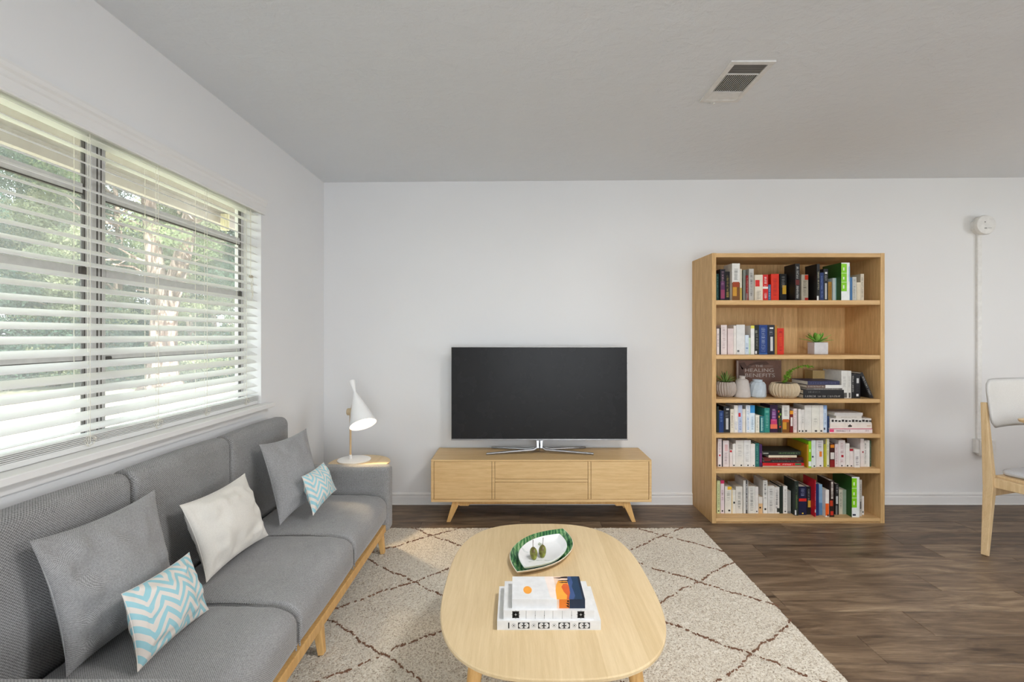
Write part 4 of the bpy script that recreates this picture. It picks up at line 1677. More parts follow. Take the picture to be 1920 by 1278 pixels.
S2 = [
    (265, 289, 765, (224, 214, 210), 'white book with pink tint', (), [(.3, .8)], (150, 110, 112)),
    (290, 302, 760, (32, 28, 30), 'thin black book', (), None, DK),
    (304, 358, 732, W3, 'white book with an ornate title', (), [(.15, .92)], (150, 120, 122)),
    (366, 419, 765, (222, 206, 204), 'pale pink book', (), None, DK),
    (421, 444, 738, W1, 'slim white book', (), None, DK),
    (446, 524, 730, (222, 222, 220), 'wide plain white book', [(.08, .15, .1, .35, (110, 110, 112))], None, DK),
    (527, 560, 825, (206, 220, 232), 'short ice blue book', [(.3, .35, .2, .8, (90, 130, 180))], [(.1, .6)], (150, 170, 190)),
    (561, 577, 850, (196, 214, 180), 'short pale green book', (), None, DK),
    (579, 612, 738, (230, 230, 226), 'white book with yellow top', [(.9, 1, 0, 1, (226, 220, 90))], None, DK),
    (615, 654, 740, (30, 36, 32), 'dark green-black book', [(.74, .84, .1, .6, (120, 124, 112)), (.02, .12, .1, .5, (222, 222, 222))], [(.2, .7)], (160, 160, 150)),
    (656, 731, 732, (26, 60, 126), 'blue book with silver script', [(.0, .05, 0, 1, (60, 100, 160))], [(.1, .9)], (186, 200, 222)),
    (733, 799, 732, (26, 32, 48), 'navy book with a white squiggle', [(.12, .6, .4, .75, (204, 204, 204)), (.86, .92, .3, .8, (214, 214, 214))], [(.65, .8)], (160, 160, 170)),
    (800, 821, 735, (176, 124, 44), 'slim golden brown book', (), None, DK),
    (823, 884, 762, (206, 44, 24), 'bright red book', [(.3, .8, .3, .7, (228, 70, 34))], [(.15, .9)], (120, 24, 16)),
]
shelf_row(1, 'second', 1290, 460, k1, 3.385, S2, group='books on the second shelf')
S4 = [
    (268, 284, 500, (26, 40, 34), 'thin dark green book', (), None, DK),
    (286, 328, 540, (30, 58, 112), 'dark blue book', (), TOPT, (120, 150, 200)),
    (330, 387, 500, (34, 34, 38), 'black book with a white squiggle', [(.12, .55, .35, .75, (196, 196, 194)), (.86, .92, .4, .85, (200, 200, 200))], [(.6, .8)], (150, 150, 150)),
    (391, 424, 525, (220, 212, 194), 'cream book with brown lettering', (), [(.2, .85)], (120, 80, 60)),
    (426, 461, 490, W1, 'white book', (), [(.1, .4)], (120, 140, 170)),
    (463, 501, 490, (186, 196, 220), 'lavender book with a red stamp', [(.58, .72, .1, .6, (196, 44, 50))], [(.1, .5)], (90, 110, 150)),
    (503, 530, 525, (224, 218, 206), 'slim cream book', (), None, DK),
    (536, 573, 490, (226, 230, 234), 'white book with bold blue title', (), [(.04, .95)], (40, 130, 190)),
    (574, 616, 490, (216, 230, 238), 'pale book with sky blue top', [(.72, 1, 0, 1, (60, 144, 200))], [(.12, .6)], (90, 130, 160)),
    (624, 659, 580, (222, 220, 206), 'short cream book', (), FULL, (150, 150, 130)),
    (667, 703, 590, (40, 116, 122), 'short teal patterned book', [(.1, .9, .2, .5, (150, 196, 190))], FULL, (190, 214, 206)),
    (706, 754, 515, (42, 130, 120), 'teal green book', [(.8, .9, .2, .8, (96, 170, 156))], [(.2, .7)], (150, 200, 190)),
    (757, 827, 485, (46, 22, 56), 'purple book with a sunset glow', [(.2, .78, .25, .8, (110, 44, 120)), (.18, .48, .12, .9, (196, 60, 110)), (.14, .3, .05, .95, (226, 110, 80))], [(.45, .85)], (200, 170, 210)),
    (829, 864, 520, (24, 26, 26), 'black book with coloured dots', [(.84, .92, .1, .4, (206, 80, 50)), (.72, .8, .5, .9, (120, 170, 60)), (.62, .7, .2, .5, (226, 170, 60)), (.2, .28, .4, .8, (180, 60, 60))], [(.3, .6)], (120, 160, 80)),
    (869, 936, 490, (222, 220, 212), 'white book with an amber pouring picture', [(0, .46, 0, 1, (118, 72, 22)), (.12, .42, .1, .6, (200, 146, 46)), (.38, .49, .08, .92, (190, 90, 30))], [(.6, .92)], (130, 126, 120)),
    (941, 971, 540, (112, 28, 26), 'dark red book with orange top', [(.84, 1, 0, 1, (226, 150, 40)), (.3, .7, .2, .8, (220, 216, 210))], None, DK),
    (973, 1004, 520, (222, 206, 204), 'blush white book', (), FULL, (160, 120, 120)),
    (1019, 1044, 525, W1, 'slim plain white book', [(.03, .1, .2, .7, (60, 60, 60))], None, DK),
    (1046, 1074, 530, W2, 'slim off-white book', [(.03, .1, .2, .7, (60, 60, 60))], [(.4, .8)], (160, 156, 150)),
    (1076, 1139, 490, (216, 214, 208), 'wide plain white book', [(.03, .09, .1, .35, (60, 60, 60))], None, DK),
    (1141, 1214, 490, (222, 220, 210), 'wide ivory book', [(.03, .09, .4, .7, (60, 60, 60))], [(.3, .5)], (170, 166, 156)),
    (1216, 1249, 490, W1, 'white book', [(.03, .09, .2, .7, (60, 60, 60))], None, DK),
    (1251, 1282, 490, (196, 212, 232), 'pale blue-white book', [(.85, 1, 0, 1, (140, 170, 214)), (.1, .18, .1, .5, (60, 60, 70))], [(.3, .7)], (120, 140, 170)),
    (1284, 1304, 590, (40, 60, 100), 'thin navy book', (), None, DK),
]
shelf_row(3, 'fourth', 1290, 660, k2, 3.328, S4, group='books on the fourth shelf')
S5a = [
    (276, 311, 800, W3, 'white book with a red dot', [(.38, .44, .3, .7, (196, 40, 50)), (.02, .08, .2, .7, (60, 60, 60))], [(.5, .85)], (170, 140, 140)),
    (312, 321, 815, (30, 26, 28), 'thin black book', (), None, DK),
    (323, 378, 815, (224, 212, 210), 'white book with a pink ornament', [(.6, .85, .3, .8, (214, 176, 174))], [(.08, .55)], (150, 120, 122)),
    (384, 411, 900, (222, 212, 206), 'short white book with red mark', [(.85, .97, .1, .8, (190, 40, 44))], None, DK),
    (413, 439, 845, W1, 'slim white book', [(.03, .09, .2, .7, (60, 60, 60))], None, DK),
    (441, 514, 812, (220, 216, 208), 'wide ivory book', [(.03, .08, .6, .8, (50, 50, 50))], [(.4, .85)], (180, 176, 170)),
    (516, 579, 812, (224, 222, 218), 'wide plain white book', [(.03, .08, .5, .7, (50, 50, 50))], [(.2, .8)], (190, 188, 184)),
    (581, 619, 845, W1, 'white book', [(.03, .08, .5, .8, (50, 50, 50))], None, DK),
    (621, 657, 840, (34, 104, 98), 'teal book', (), FULL, (120, 170, 160)),
    (659, 684, 850, (66, 36, 84), 'purple book', [(.2, .6, .3, .8, (120, 50, 110))], None, DK),
]
e5 = shelf_row(4, 'fifth', 1290, 660, k2, 3.325, S5a, group='books on the fifth shelf')
S5b = [
    (1098, 1112, 852, (176, 130, 30), 'mustard yellow hardback', (), None, DK, 3.30, .24),
    (1113, 1138, 822, (138, 196, 30), 'lime green book', [(.05, .24, 0, 1, (222, 230, 226)), (.6, .7, .3, .7, (220, 236, 190))], None, DK, 3.30, .24),
    (1140, 1179, 812, (214, 220, 218), 'white book', [(.36, .42, .1, .5, (50, 60, 90)), (.02, .07, .5, .8, (50, 50, 50))], None, DK, 3.31),
    (1183, 1249, 812, (222, 218, 216), 'white book with an orange square', [(.38, .58, .45, .8, (226, 130, 50)), (.02, .07, .5, .7, (50, 50, 50))], [(.62, .92)], (52, 50, 60)),
    (1255, 1270, 850, (176, 172, 50), 'thin olive yellow book', (), None, DK),
    (1272, 1304, 798, (222, 220, 196), 'white book with yellow edge', [(0, 1, .0, .25, (206, 200, 70)), (.02, .07, .5, .8, (50, 50, 50))], [(.4, .8)], (170, 166, 130)),
    (1310, 1354, 842, (60, 22, 22), 'dark red book with orange crown', [(.82, .95, .1, .9, (220, 130, 30)), (.34, .62, .1, .9, (216, 210, 204)), (.0, .3, 0, 1, (130, 24, 26))], None, DK, 3.315),
    (1356, 1387, 848, (222, 206, 206), 'blush white book', (), FULL, (170, 130, 130), 3.325),
    (1389, 1451, 812, (224, 216, 214), 'wide white book with a red mark', [(.36, .45, .4, .75, (176, 34, 50)), (.02, .07, .4, .6, (50, 50, 50))], [(.15, .3), (.5, .9)], (190, 150, 150)),
    (1455, 1491, 842, W1, 'white book', [(.02, .08, .3, .7, (50, 50, 50))], None, DK),
    (1493, 1524, 892, (226, 216, 212), 'short white book with red top', [(.88, 1, 0, 1, (170, 40, 50)), (.02, .09, .3, .7, (50, 50, 50))], None, DK),
    (1532, 1588, 895, (226, 222, 218), 'short white book with black lettering', [], [(.1, .6)], (70, 40, 70), 3.31),
    (1592, 1624, 798, (224, 214, 210), 'tall white book with red fleck', [(.5, .55, .5, .9, (160, 40, 50))], None, DK, 3.325),
    (1626, 1649, 815, W1, 'white book with black script', [], [(.1, .95)], (40, 40, 44), 3.325),
    (1651, 1676, 812, (228, 226, 222), 'slim plain white book', (), None, DK, 3.325),
    (1677, 1690, 815, (70, 90, 70), 'thin dark green book', (), FULL, (160, 170, 150), 3.33),
]
shelf_row(4, 'fifth', 1290, 660, k2, 3.322, S5b, start_n=11, group='books on the fifth shelf')
S6 = [
    (268, 297, 495, (206, 214, 160), 'pale lime book', [(.05, .1, .3, .7, (60, 60, 60))], FULL, (140, 150, 100)),
    (301, 334, 492, (224, 208, 210), 'white book with pink top', [(.9, 1, 0, 1, (206, 54, 100)), (.05, .1, .3, .7, (60, 60, 60))], [(.4, .7)], (150, 110, 110)),
    (341, 402, 550, (222, 218, 206), 'white book with yellow top', [(.88, 1, .4, 1, (232, 184, 50)), (.08, .14, .5, .8, (50, 50, 50))], [(.45, .8)], (110, 110, 100)),
    (404, 441, 582, (222, 218, 206), 'white book with yellow edge', [(0, 1, 0, .12, (232, 190, 60)), (.42, .5, .4, .8, (40, 40, 40))], None, DK),
    (443, 504, 550, (216, 212, 202), 'white book with dark title', [], [(.18, .8)], (96, 92, 88)),
    (512, 526, 492, (222, 220, 214), 'thin tall white book', (), None, DK),
    (528, 555, 492, (196, 194, 190), 'book with a black and white pattern', [(0, 1, .3, .75, (46, 46, 48))], FULL, (214, 214, 214)),
    (559, 619, 548, (216, 214, 206), 'white book with grey block title', [], [(.1, .95)], (128, 124, 118)),
    (621, 649, 552, W2, 'slim off-white book', [(.05, .1, .3, .7, (60, 60, 60))], None, DK),
    (652, 688, 645, (214, 176, 130), 'short white and orange book', [(.6, 1, 0, 1, (216, 210, 200)), (.3, .4, .2, .6, (40, 40, 40))], None, DK),
    (693, 734, 492, (218, 216, 210), 'tall white book with dark title', [(.1, .16, .3, .7, (50, 50, 50))], [(.45, .92)], (70, 66, 64)),
    (737, 796, 545, (214, 212, 206), 'white book with tall grey title', [], [(.06, .9)], (130, 126, 122)),
    (798, 843, 555, (216, 212, 206), 'white book with black script', [(.05, .2, .5, 1, (40, 44, 40))], [(.2, .9)], (60, 58, 58)),
    (846, 875, 545, (30, 40, 34), 'dark green book', (), None, DK),
    (879, 917, 548, W1, 'white book', [(.05, .1, .3, .7, (60, 60, 60))], FULL, (170, 166, 160)),
    (919, 949, 590, (168, 166, 160), 'short grey book', [(.0, .1, 0, 1, (120, 120, 118))], None, DK),
    (986, 1020, 500, (34, 44, 38), 'tall dark green book', [(.2, .6, .3, .6, (80, 104, 50)), (.02, .16, 0, .4, (204, 204, 204))], FULL, (90, 100, 80), 3.325),
    (1024, 1094, 550, (20, 24, 56), 'navy book with a red band', [(.48, .58, 0, 1, (206, 40, 30)), (.04, .08, .4, .6, (214, 180, 60))], [(.65, .92)], (150, 154, 190), 3.335),
    (1096, 1134, 550, (28, 30, 30), 'black book with a yellow diamond', [(.26, .5, .3, .95, (208, 166, 60))], TOPT, (150, 150, 150), 3.345),
    (1144, 1174, 490, (186, 24, 44), 'tall crimson book', [(.12, .2, 0, 1, (214, 210, 206))], [(.3, .7)], (226, 160, 160), 3.30),
    (1180, 1207, 525, (26, 48, 100), 'navy blue book', (), None, DK, 3.325),
    (1209, 1239, 530, (132, 166, 196), 'light blue book', [(.0, .4, 0, 1, (90, 130, 170))], None, DK, 3.335),
    (1246, 1302, 582, (228, 222, 216), 'white book with an orange swoosh', [(.05, .5, .0, .95, (232, 96, 28)), (.02, .1, .5, .9, (60, 24, 20))], None, DK, 3.30),
    (1306, 1350, 495, (40, 20, 16), 'dark brown book with orange pattern', [(.5, .97, .35, .75, (210, 200, 190)), (.3, .45, .1, .7, (190, 60, 30)), (.05, .16, .2, .8, (200, 50, 30))], [(.55, .9)], (60, 40, 34), 3.30),
    (1360, 1391, 525, (40, 38, 38), 'black book with a white title', [(.35, .6, .2, .8, (196, 194, 190)), (0, .3, .1, .6, (120, 120, 118))], [(.7, .95)], (200, 200, 200), 3.34),
    (1394, 1428, 578, (206, 200, 178), 'beige book with grey lettering', (), [(.2, .9)], (90, 92, 84), 3.35),
    (1430, 1461, 580, (150, 166, 146), 'grey-green book', (), None, DK, 3.35),
    (1484, 1582, 462, (40, 84, 34), 'tall lime green book with white edge', [(0, 1, 0, 1, (228, 232, 230)), (.24, .97, .0, .66, (132, 204, 30)), (.475, .485, 0, .66, (222, 236, 200)), (.715, .725, 0, .66, (222, 236, 200)),
                                                           (.31, .40, .2, .36, (226, 240, 206)), (.55, .62, .2, .36, (226, 240, 206)), (.79, .87, .2, .36, (226, 240, 206)), (.04, .08, .1, .5, (40, 40, 60))], None, DK, 3.295, .2),
    (1584, 1605, 490, (196, 190, 180), 'grey beige book', [(.2, .4, .2, .7, (60, 60, 60))], FULL, (120, 116, 110), 3.315),
    (1607, 1625, 640, (222, 218, 212), 'short thin white book', [(.1, .2, .2, .7, (60, 60, 60))], None, DK, 3.34),
]
shelf_row(5, 'bottom', 1290, 800, k3, 3.365, S6, group='books on the bottom shelf')

# lying stacks, (px0, px1, ztop px, zbottom px, colour, label, prints, title, title colour, left cover offset)


def lying_stack(si, ox, oy, k, yf, items, group):
    s = 900 / yf
    z = SH[si]
    for (p0, p1, t0, t1, col, lab, prints, title, tc, dp) in items:       # bottom first
        x0 = (ox + p0 * k - 967) / s
        x1 = (ox + p1 * k - 967) / s
        h = (t1 - t0) * k / s
        flat_book(x0, x1, yf, dp, z, z + h, col, lab, group, prints, title, tc)
        z += h
    return z


lying_stack(2, 1290, 660, k2, 3.315, [
    (1064, 1442, 389, 428, (28, 28, 30), 'black hardback with white lettering, bottom of the stack on the third shelf', (), [(.05, .3), (.36, .55), (.6, .9)], (196, 190, 184), .20),
    (1064, 1440, 349, 388, (34, 34, 36), 'plain black hardback with faint title, second from the bottom on the third shelf', (), [(.12, .42)], (120, 118, 116), .20),
    (1096, 1424, 332, 348, (96, 92, 90), 'slim grey book in the middle of the third shelf stack', (), [(.2, .9)], (186, 182, 176), .17),
    (1098, 1426, 302, 331, (104, 84, 76), 'brown and white hardback, second from the top on the third shelf', [(.52, 1, 0, 1, (220, 218, 214))], [(.03, .48)], (190, 180, 170), .17),
    (1106, 1400, 264, 301, (52, 54, 84), 'navy hardback on top of the stack on the third shelf', (), [(.05, .9)], (92, 94, 128), .20),
], 'lying books on the third shelf')
lying_stack(3, 1290, 660, k2, 3.315, [
    (1308, 1702, 700, 741, (228, 218, 218), 'white book with a pink corner, bottom of the stack on the fourth shelf', [(0, .10, .2, .8, (226, 70, 120)), (0, 1, .86, 1, (190, 50, 100))], [(.15, .5), (.82, .9)], (170, 150, 156), .19),
    (1312, 1698, 648, 698, (232, 222, 214), 'ivory book with a small black figure, lying on the fourth shelf', [(.43, .52, .3, .6, (50, 44, 44)), (.46, .49, .55, .75, (50, 44, 44)), (.88, .97, .4, .6, (214, 190, 170))], None, DK, .19),
    (1314, 1692, 602, 645, (226, 222, 216), 'white book with a row of black figures, lying on the fourth shelf', [(.03 + .083 * q, .085 + .083 * q, .25 + .05 * (q % 2), .75 - .08 * (q % 3), (56, 52, 52)) for q in range(12)], None, DK, .19),
    (1366, 1604, 576, 601, (216, 210, 202), 'small cream book, second from the top on the fourth shelf', (), [(.2, .8)], (190, 184, 176), .14),
    (1352, 1614, 548, 575, (206, 202, 198), 'pale grey book on top of the stack on the fourth shelf', (), None, DK, .16),
], 'lying books on the fourth shelf')
lying_stack(4, 1290, 660, k2, 3.318, [
    (690, 1072, 1048, 1059, (176, 160, 140), 'thin tan book at the bottom of the stack on the fifth shelf', (), None, DK, .15),
    (690, 1072, 1019, 1047, (196, 26, 34), 'red book with a green end and white title, lying on the fifth shelf', [(.78, .93, .2, .85, (60, 120, 84))], [(.36, .72)], (240, 226, 220), .15),
    (704, 1066, 990, 1018, (38, 32, 32), 'black book with faint lettering above the red one on the fifth shelf', [(0, .16, .6, 1, (130, 30, 30))], [(.2, .95)], (120, 112, 108), .15),
    (700, 1064, 968, 989, (92, 30, 26), 'dark red book in the middle of the fifth shelf stack', [(.7, .97, .3, .8, (54, 30, 28))], [(.1, .6)], (160, 110, 90), .15),
    (744, 1004, 946, 967, (222, 210, 184), 'small cream book near the top of the fifth shelf stack', (), [(.5, .95)], (200, 180, 150), .13),
    (694, 1044, 906, 945, (34, 36, 32), 'black and green magazine on top of the stack on the fifth shelf', [(.0, .14, .3, .6, (150, 150, 140))], [(.4, .95)], (110, 140, 96), .15),
], 'lying books on the fifth shelf')

# ---- third shelf: pots, vases, picture book, standing books
Z3 = SH[2]


def s3(px, py, y):
    return Py(1290 + px * k2, 660 + py * k2, y)


def ribbed_pot(name, pxc, pxw, top, yf_, col, label, ribs, twist, shape):
    q = s3(pxc, 300, yf_)
    r = pxw * k2 / (900 / yf_) / 2
    h = CAM_H - (660 + top * k2 - 627) / (900 / yf_) - Z3
    t = thing(name, (q.x, yf_, Z3), label, 'pot')
    prof = [(r * a, Z3 + h * b_) for a, b_ in shape]
    mb = MB()
    mb.lathe(prof, (q.x, yf_, 0), ribs * 8, rfun=lambda a, z: 1 + .075 * math.cos(ribs * a + twist * (z - Z3) / h))
    mb.build('body', col, t, smooth='all')
    MB().lathe([(r * shape[-1][0] * .9, Z3 + h * .985), (r * .1, Z3 + h * .99)], (q.x, yf_, 0), 20).build('soil', flat((70, 58, 46), .95), t)
    return t, q.x, Z3 + h, r


POT = [(.45, 0), (.6, .01), (.88, .2), (1.0, .5), (.97, .75), (.84, .95), (.80, 1.0), (.74, 1.0), (.72, .95)]
# left pot is partly behind the bookcase side
M_POT1 = flat((172, 160, 150), .75)
M_POT2 = flat((198, 180, 152), .75)
t, x, zt, r = ribbed_pot('planter', 348, 176, 272, 3.40, M_POT1, 'taupe pot with twisted ribs and a spiky plant, left end of the third shelf', 22, 3.0, POT)
M_LF = [flat((96, 130, 56), .5), flat((132, 160, 84), .5), flat((66, 100, 44), .5)]


def blade(mb, base, dirv, L, wd, curl=.5, n=5):
    base, dirv = Vector(base), Vector(dirv).normalized()
    side = dirv.cross(Vector((0, 0, 1)))
    side = side.normalized() if side.length > .01 else Vector((1, 0, 0))
    rows_ = []
    for k in range(n + 1):
        t_ = k / n
        p = base + dirv * L * t_ + Vector((0, 0, -curl * L * t_ * t_ * .5))
        w_ = wd * (math.sin(math.pi * min(1, t_ * .85 + .12)) ** .8) * (1 if k < n else 0.05)
        nrm_ = side.cross(dirv).normalized()
        rows_.append([mb.bm.verts.new(p - side * w_), mb.bm.verts.new(p - nrm_ * wd * .35 * (1 - t_)), mb.bm.verts.new(p + side * w_), mb.bm.verts.new(p + nrm_ * wd * .15)])
    for a, b in zip(rows_, rows_[1:]):
        for k in range(4):
            mb.bm.faces.new((a[k], a[(k + 1) % 4], b[(k + 1) % 4], b[k]))
    mb.bm.faces.new(rows_[0])
    mb.bm.faces.new(rows_[-1][::-1])
    return mb


pl_ = thing('potted_plant', (x, 3.40, zt - .004), 'spiky green plant with pale leaf edges in the taupe ribbed pot', 'plant')
for k in range(34):
    a = R3.uniform(0, 6.28)
    e = R3.uniform(.25, 1.35)
    dv = (math.cos(a) * math.cos(e), math.sin(a) * math.cos(e) * .8, math.sin(e))
    blade(MB(), (x + .012 * math.cos(a), 3.40 + .012 * math.sin(a), zt - .004), dv, R3.uniform(.07, .115), .0055, .45).build('leaf', M_LF[k % 3], pl_, smooth='all')

# tapered vase
q = s3(499, 300, 3.385)
v_ = thing('vase', (q.x, 3.385, Z3), 'pale taupe bottle vase with a short narrow neck on the third shelf', 'vase')
sc_ = k2 / (900 / 3.385)
hh = CAM_H - (660 + 218 * k2 - 627) / (900 / 3.385) - Z3
MB().lathe([(.068 * 0 + 68 * sc_, Z3), (73 * sc_, Z3 + .004), (70 * sc_, Z3 + hh * .25), (63 * sc_, Z3 + hh * .55), (55 * sc_, Z3 + hh * .78), (40 * sc_, Z3 + hh * .85), (27 * sc_, Z3 + hh * .87),
            (26 * sc_, Z3 + hh * .97), (29 * sc_, Z3 + hh), (22 * sc_, Z3 + hh), (20 * sc_, Z3 + hh * .9)], (q.x, 3.385, 0), 40).build('body', flat((188, 180, 174), .6), v_, smooth=True)
# faceted jar
q = s3(642, 300, 3.385)
v_ = thing('jar', (q.x, 3.385, Z3), 'pale blue faceted jar on the third shelf', 'jar')
hh = CAM_H - (660 + 252 * k2 - 627) / (900 / 3.385) - Z3
mb = MB()
rings = []
lv = [(.88, 0), (1.0, .06), (1.02, .28), (1.0, .5), (.98, .72), (.8, .86), (.60, .90), (.58, .96), (.62, 1.0), (.52, 1.0), (.5, .9)]
for i, (rr, zz) in enumerate(lv):
    ring = []
    for k in range(24):
        a = 2 * math.pi * (k + (.5 if i % 2 else 0)) / 24
        f = 1 + (.02 if (k + i // 2) % 2 else -.02) * (1 if 0 < i < 6 else 0)
        ring.append(mb.bm.verts.new((q.x + 71 * sc_ * rr * f * math.cos(a), 3.385 + 71 * sc_ * rr * f * math.sin(a), Z3 + hh * zz)))
    rings.append(ring)
for i, (a, b) in enumerate(zip(rings, rings[1:])):
    for k in range(24):
        if i % 2 == 0:
            mb.bm.faces.new((a[k], a[(k + 1) % 24], b[k]))
            mb.bm.faces.new((a[(k + 1) % 24], b[(k + 1) % 24], b[k]))
        else:
            mb.bm.faces.new((a[k], a[(k + 1) % 24], b[(k + 1) % 24]))
            mb.bm.faces.new((a[k], b[(k + 1) % 24], b[k]))
mb.bm.faces.new(rings[0][::-1])
mb.bm.faces.new(rings[-1])
mb.build('body', flat((180, 190, 198), .45), v_)
# beige ribbed planter with trailing plant
t, x, zt, r = ribbed_pot('planter', 888, 244, 282, 3.365, M_POT2, 'wide beige ribbed bowl planter in the middle of the third shelf', 26, 0.0,
                         [(.55, 0), (.66, .01), (.9, .22), (1.0, .52), (.96, .78), (.84, .96), (.8, 1.0), (.72, 1.0), (.70, .94)])
pl_ = thing('potted_plant', (x, 3.365, zt - .004), 'trailing green plant arching right out of the beige bowl planter', 'plant')
arch = [s3(890, 285, 3.365), s3(905, 225, 3.36), s3(945, 172, 3.35), s3(1010, 138, 3.34), s3(1080, 124, 3.335), s3(1158, 138, 3.33)]
MB().tube(arch, [.0028, .0026, .0022, .0018, .0014, .0008], 6).build('stem', flat((96, 120, 50), .6), pl_, smooth=True)
fo = MB()
for i in range(150):
    t_ = i / 150 * (len(arch) - 1)
    j = int(t_)
    p_ = arch[j].lerp(arch[j + 1], t_ - j)
    a = R3.uniform(0, 6.28)
    dv = Vector((R3.uniform(-.6, 1), R3.uniform(-1, 1), R3.uniform(-.7, .9)))
    blade(fo, p_, dv, R3.uniform(.009, .020), .0042, .2, 3)
for i in range(110):
    p_ = arch[0].lerp(arch[2], R3.random() ** .8) + Vector((R3.uniform(-.016, .016), R3.uniform(-.014, .014), R3.uniform(-.004, .006)))
    dv = Vector((R3.uniform(-1, 1), R3.uniform(-1, 1), R3.uniform(-.2, 1)))
    blade(fo, p_, dv, R3.uniform(.010, .022), .0048, .2, 3)
o = fo.build('foliage', flat((122, 166, 50), .5), pl_)
o['kind'] = 'stuff'

# picture book leaning on the back panel
yb1 = 3.56
s_ = 900 / yb1
A_ = s3(447, 76, yb1)
B_ = s3(862, 76, yb1)
pb = thing('picture_book', ((A_.x + B_.x) / 2, yb1, Z3), 'brown picture book reading THE HEALING BENEFITS standing behind the vases', 'book')
pz = A_.z - Z3
tl_ = R(-5)
MB().box(A_.x, B_.x, yb1, yb1 + .014, Z3, A_.z).build('cover', flat((130, 96, 82), .45), pb)
part_box('cover_print', flat((176, 160, 150), .45), pb, A_.x + .002, A_.x + .014, yb1 - .0004, yb1 + .001, Z3 + .004, A_.z - .003)
part_box('page_block', flat((226, 218, 202), .9), pb, A_.x + .002, B_.x - .002, yb1 + .002, yb1 + .012, A_.z - .001, A_.z + .0005)
mb = MB()
mb.prism([(s3(*q_, yb1 - .0006)) for q_ in ((470, 100), (520, 92), (545, 130), (575, 105), (640, 88), (720, 84), (750, 110), (700, 118), (600, 116), (560, 150), (500, 160))], (0, .0008, 0))
mb.prism([(s3(*q_, yb1 - .0006)) for q_ in ((470, 100), (510, 150), (530, 240), (500, 300), (470, 260))], (0, .0008, 0))
mb.build('cover_picture', flat((100, 74, 64), .5), pb)
M_LET = flat((206, 194, 182), .5)


def lettering(txt, x_l, x_r, z_base, z_top, y, parent, mat, name='lettering'):
    cu = bpy.data.curves.new('lettering', 'FONT')
    cu.body = txt
    cu.extrude = .0
    cu.resolution_u = 3
    ob = bpy.data.objects.new('lettering', cu)
    C.objects.link(ob)
    bpy.context.view_layer.update()
    dg = bpy.context.evaluated_depsgraph_get()
    me = bpy.data.meshes.new_from_object(ob.evaluated_get(dg))
    bpy.data.objects.remove(ob)
    n = len(me.vertices)
    co = np.empty(n * 3, np.float32)
    me.vertices.foreach_get('co', co)
    co = co.reshape(-1, 3)
    mn, mxx = co.min(0), co.max(0)
    out = np.zeros_like(co)
    out[:, 0] = x_l + (co[:, 0] - mn[0]) / (mxx[0] - mn[0]) * (x_r - x_l)
    out[:, 2] = z_base + (co[:, 1] - mn[1]) / (mxx[1] - mn[1]) * (z_top - z_base)
    out[:, 1] = y
    out -= np.array(WL[parent.name], dtype=np.float32)
    me.vertices.foreach_set('co', out.ravel())
    me.name = name
    me.materials.clear()
    me.materials.append(mat)
    o = bpy.data.objects.new(name, me)
    link(o, parent)
    return o


for txt, a, b, t0, t1 in (('THE', 622, 692, 117, 137), ('HEALING', 527, 790, 150, 182), ('BENEFITS', 527, 802, 196, 230)):
    L_, Rr = s3(a, t1, yb1 - .0012), s3(b, t0, yb1 - .0012)
    lettering(txt, L_.x, Rr.x, L_.z, Rr.z, yb1 - .0012, pb, M_LET)
mb = MB()
for a, b in ((560, 610), (705, 780)):
    p_, q_ = s3(a, 128, yb1), s3(b, 128, yb1)
    mb.box(p_.x, q_.x, yb1 - .001, yb1, p_.z - .0005, p_.z + .0005)
mb.build('cover_rule', M_LET, pb)

# standing books at the right of the third shelf
q0, q1 = s3(1152, 168, 3.50), s3(1268, 168, 3.50)
upright_book(q0.x, q1.x, 3.50, Z3, q0.z, .1, (196, 166, 112), 'tan book standing behind the lying stack on the third shelf', 'standing books on the third shelf', [(0, .62, 0, 1, (206, 204, 200))])
GR = 'standing books on the third shelf'
prev = None
for (a, b, tp, col, lab, pr_, ti, tc, yf) in (
        (1416, 1472, 172, (214, 212, 206), 'white book with dark foot print, left of the standing books on the third shelf', [(.02, .2, .3, .9, (90, 88, 86))], [(.4, .8)], (170, 168, 164), 3.32),
        (1474, 1507, 172, (210, 208, 202), 'second white book from the left among the standing books on the third shelf', [(.02, .2, .3, .8, (80, 78, 76))], [(.4, .8)], (180, 178, 172), 3.32),
        (1509, 1536, 196, (34, 34, 36), 'slim black book with pale title beside the white books on the third shelf', (), [(.2, .9)], (206, 202, 196), 3.32),
        (1538, 1590, 200, (26, 26, 30), 'thick black book with white label beside the leaning book on the third shelf', [(.08, .18, .3, .7, (216, 216, 216)), (.62, .82, .35, .75, (206, 206, 206))], [(.25, .6)], (60, 60, 66), 3.32)):
    A1, B1_ = s3(a, tp, yf), s3(b, tp, yf)
    xa = max(A1.x, prev + .0004) if prev else A1.x
    upright_book(xa, B1_.x, yf, Z3, A1.z, .2, col, lab, GR, pr_, ti, tc)
    prev = B1_.x
base, tip = s3(1714, 420, 3.325), s3(1612, 186, 3.325)
lean_a = math.atan2(base.x - tip.x, tip.z - Z3)
L_ = math.hypot(base.x - tip.x, tip.z - Z3)
wd_ = .022
bk = upright_book(-wd_, 0, 3.325, 0, L_, .19, (34, 34, 38), 'dark grey book leaning at the right end of the third shelf', GR, [(.02, .9, .8, 1, (60, 60, 64))], [(.15, .85)], (200, 198, 194))
bk.rotation_euler = (0, -lean_a, 0)
# pivot about its lower right edge
off = Matrix.Rotation(-lean_a, 3, 'Y') @ Vector((wd_ / 2, 0, 0))
bk.location = Vector((base.x, bk.location.y, Z3)) - off + Vector((0, 0, 0))

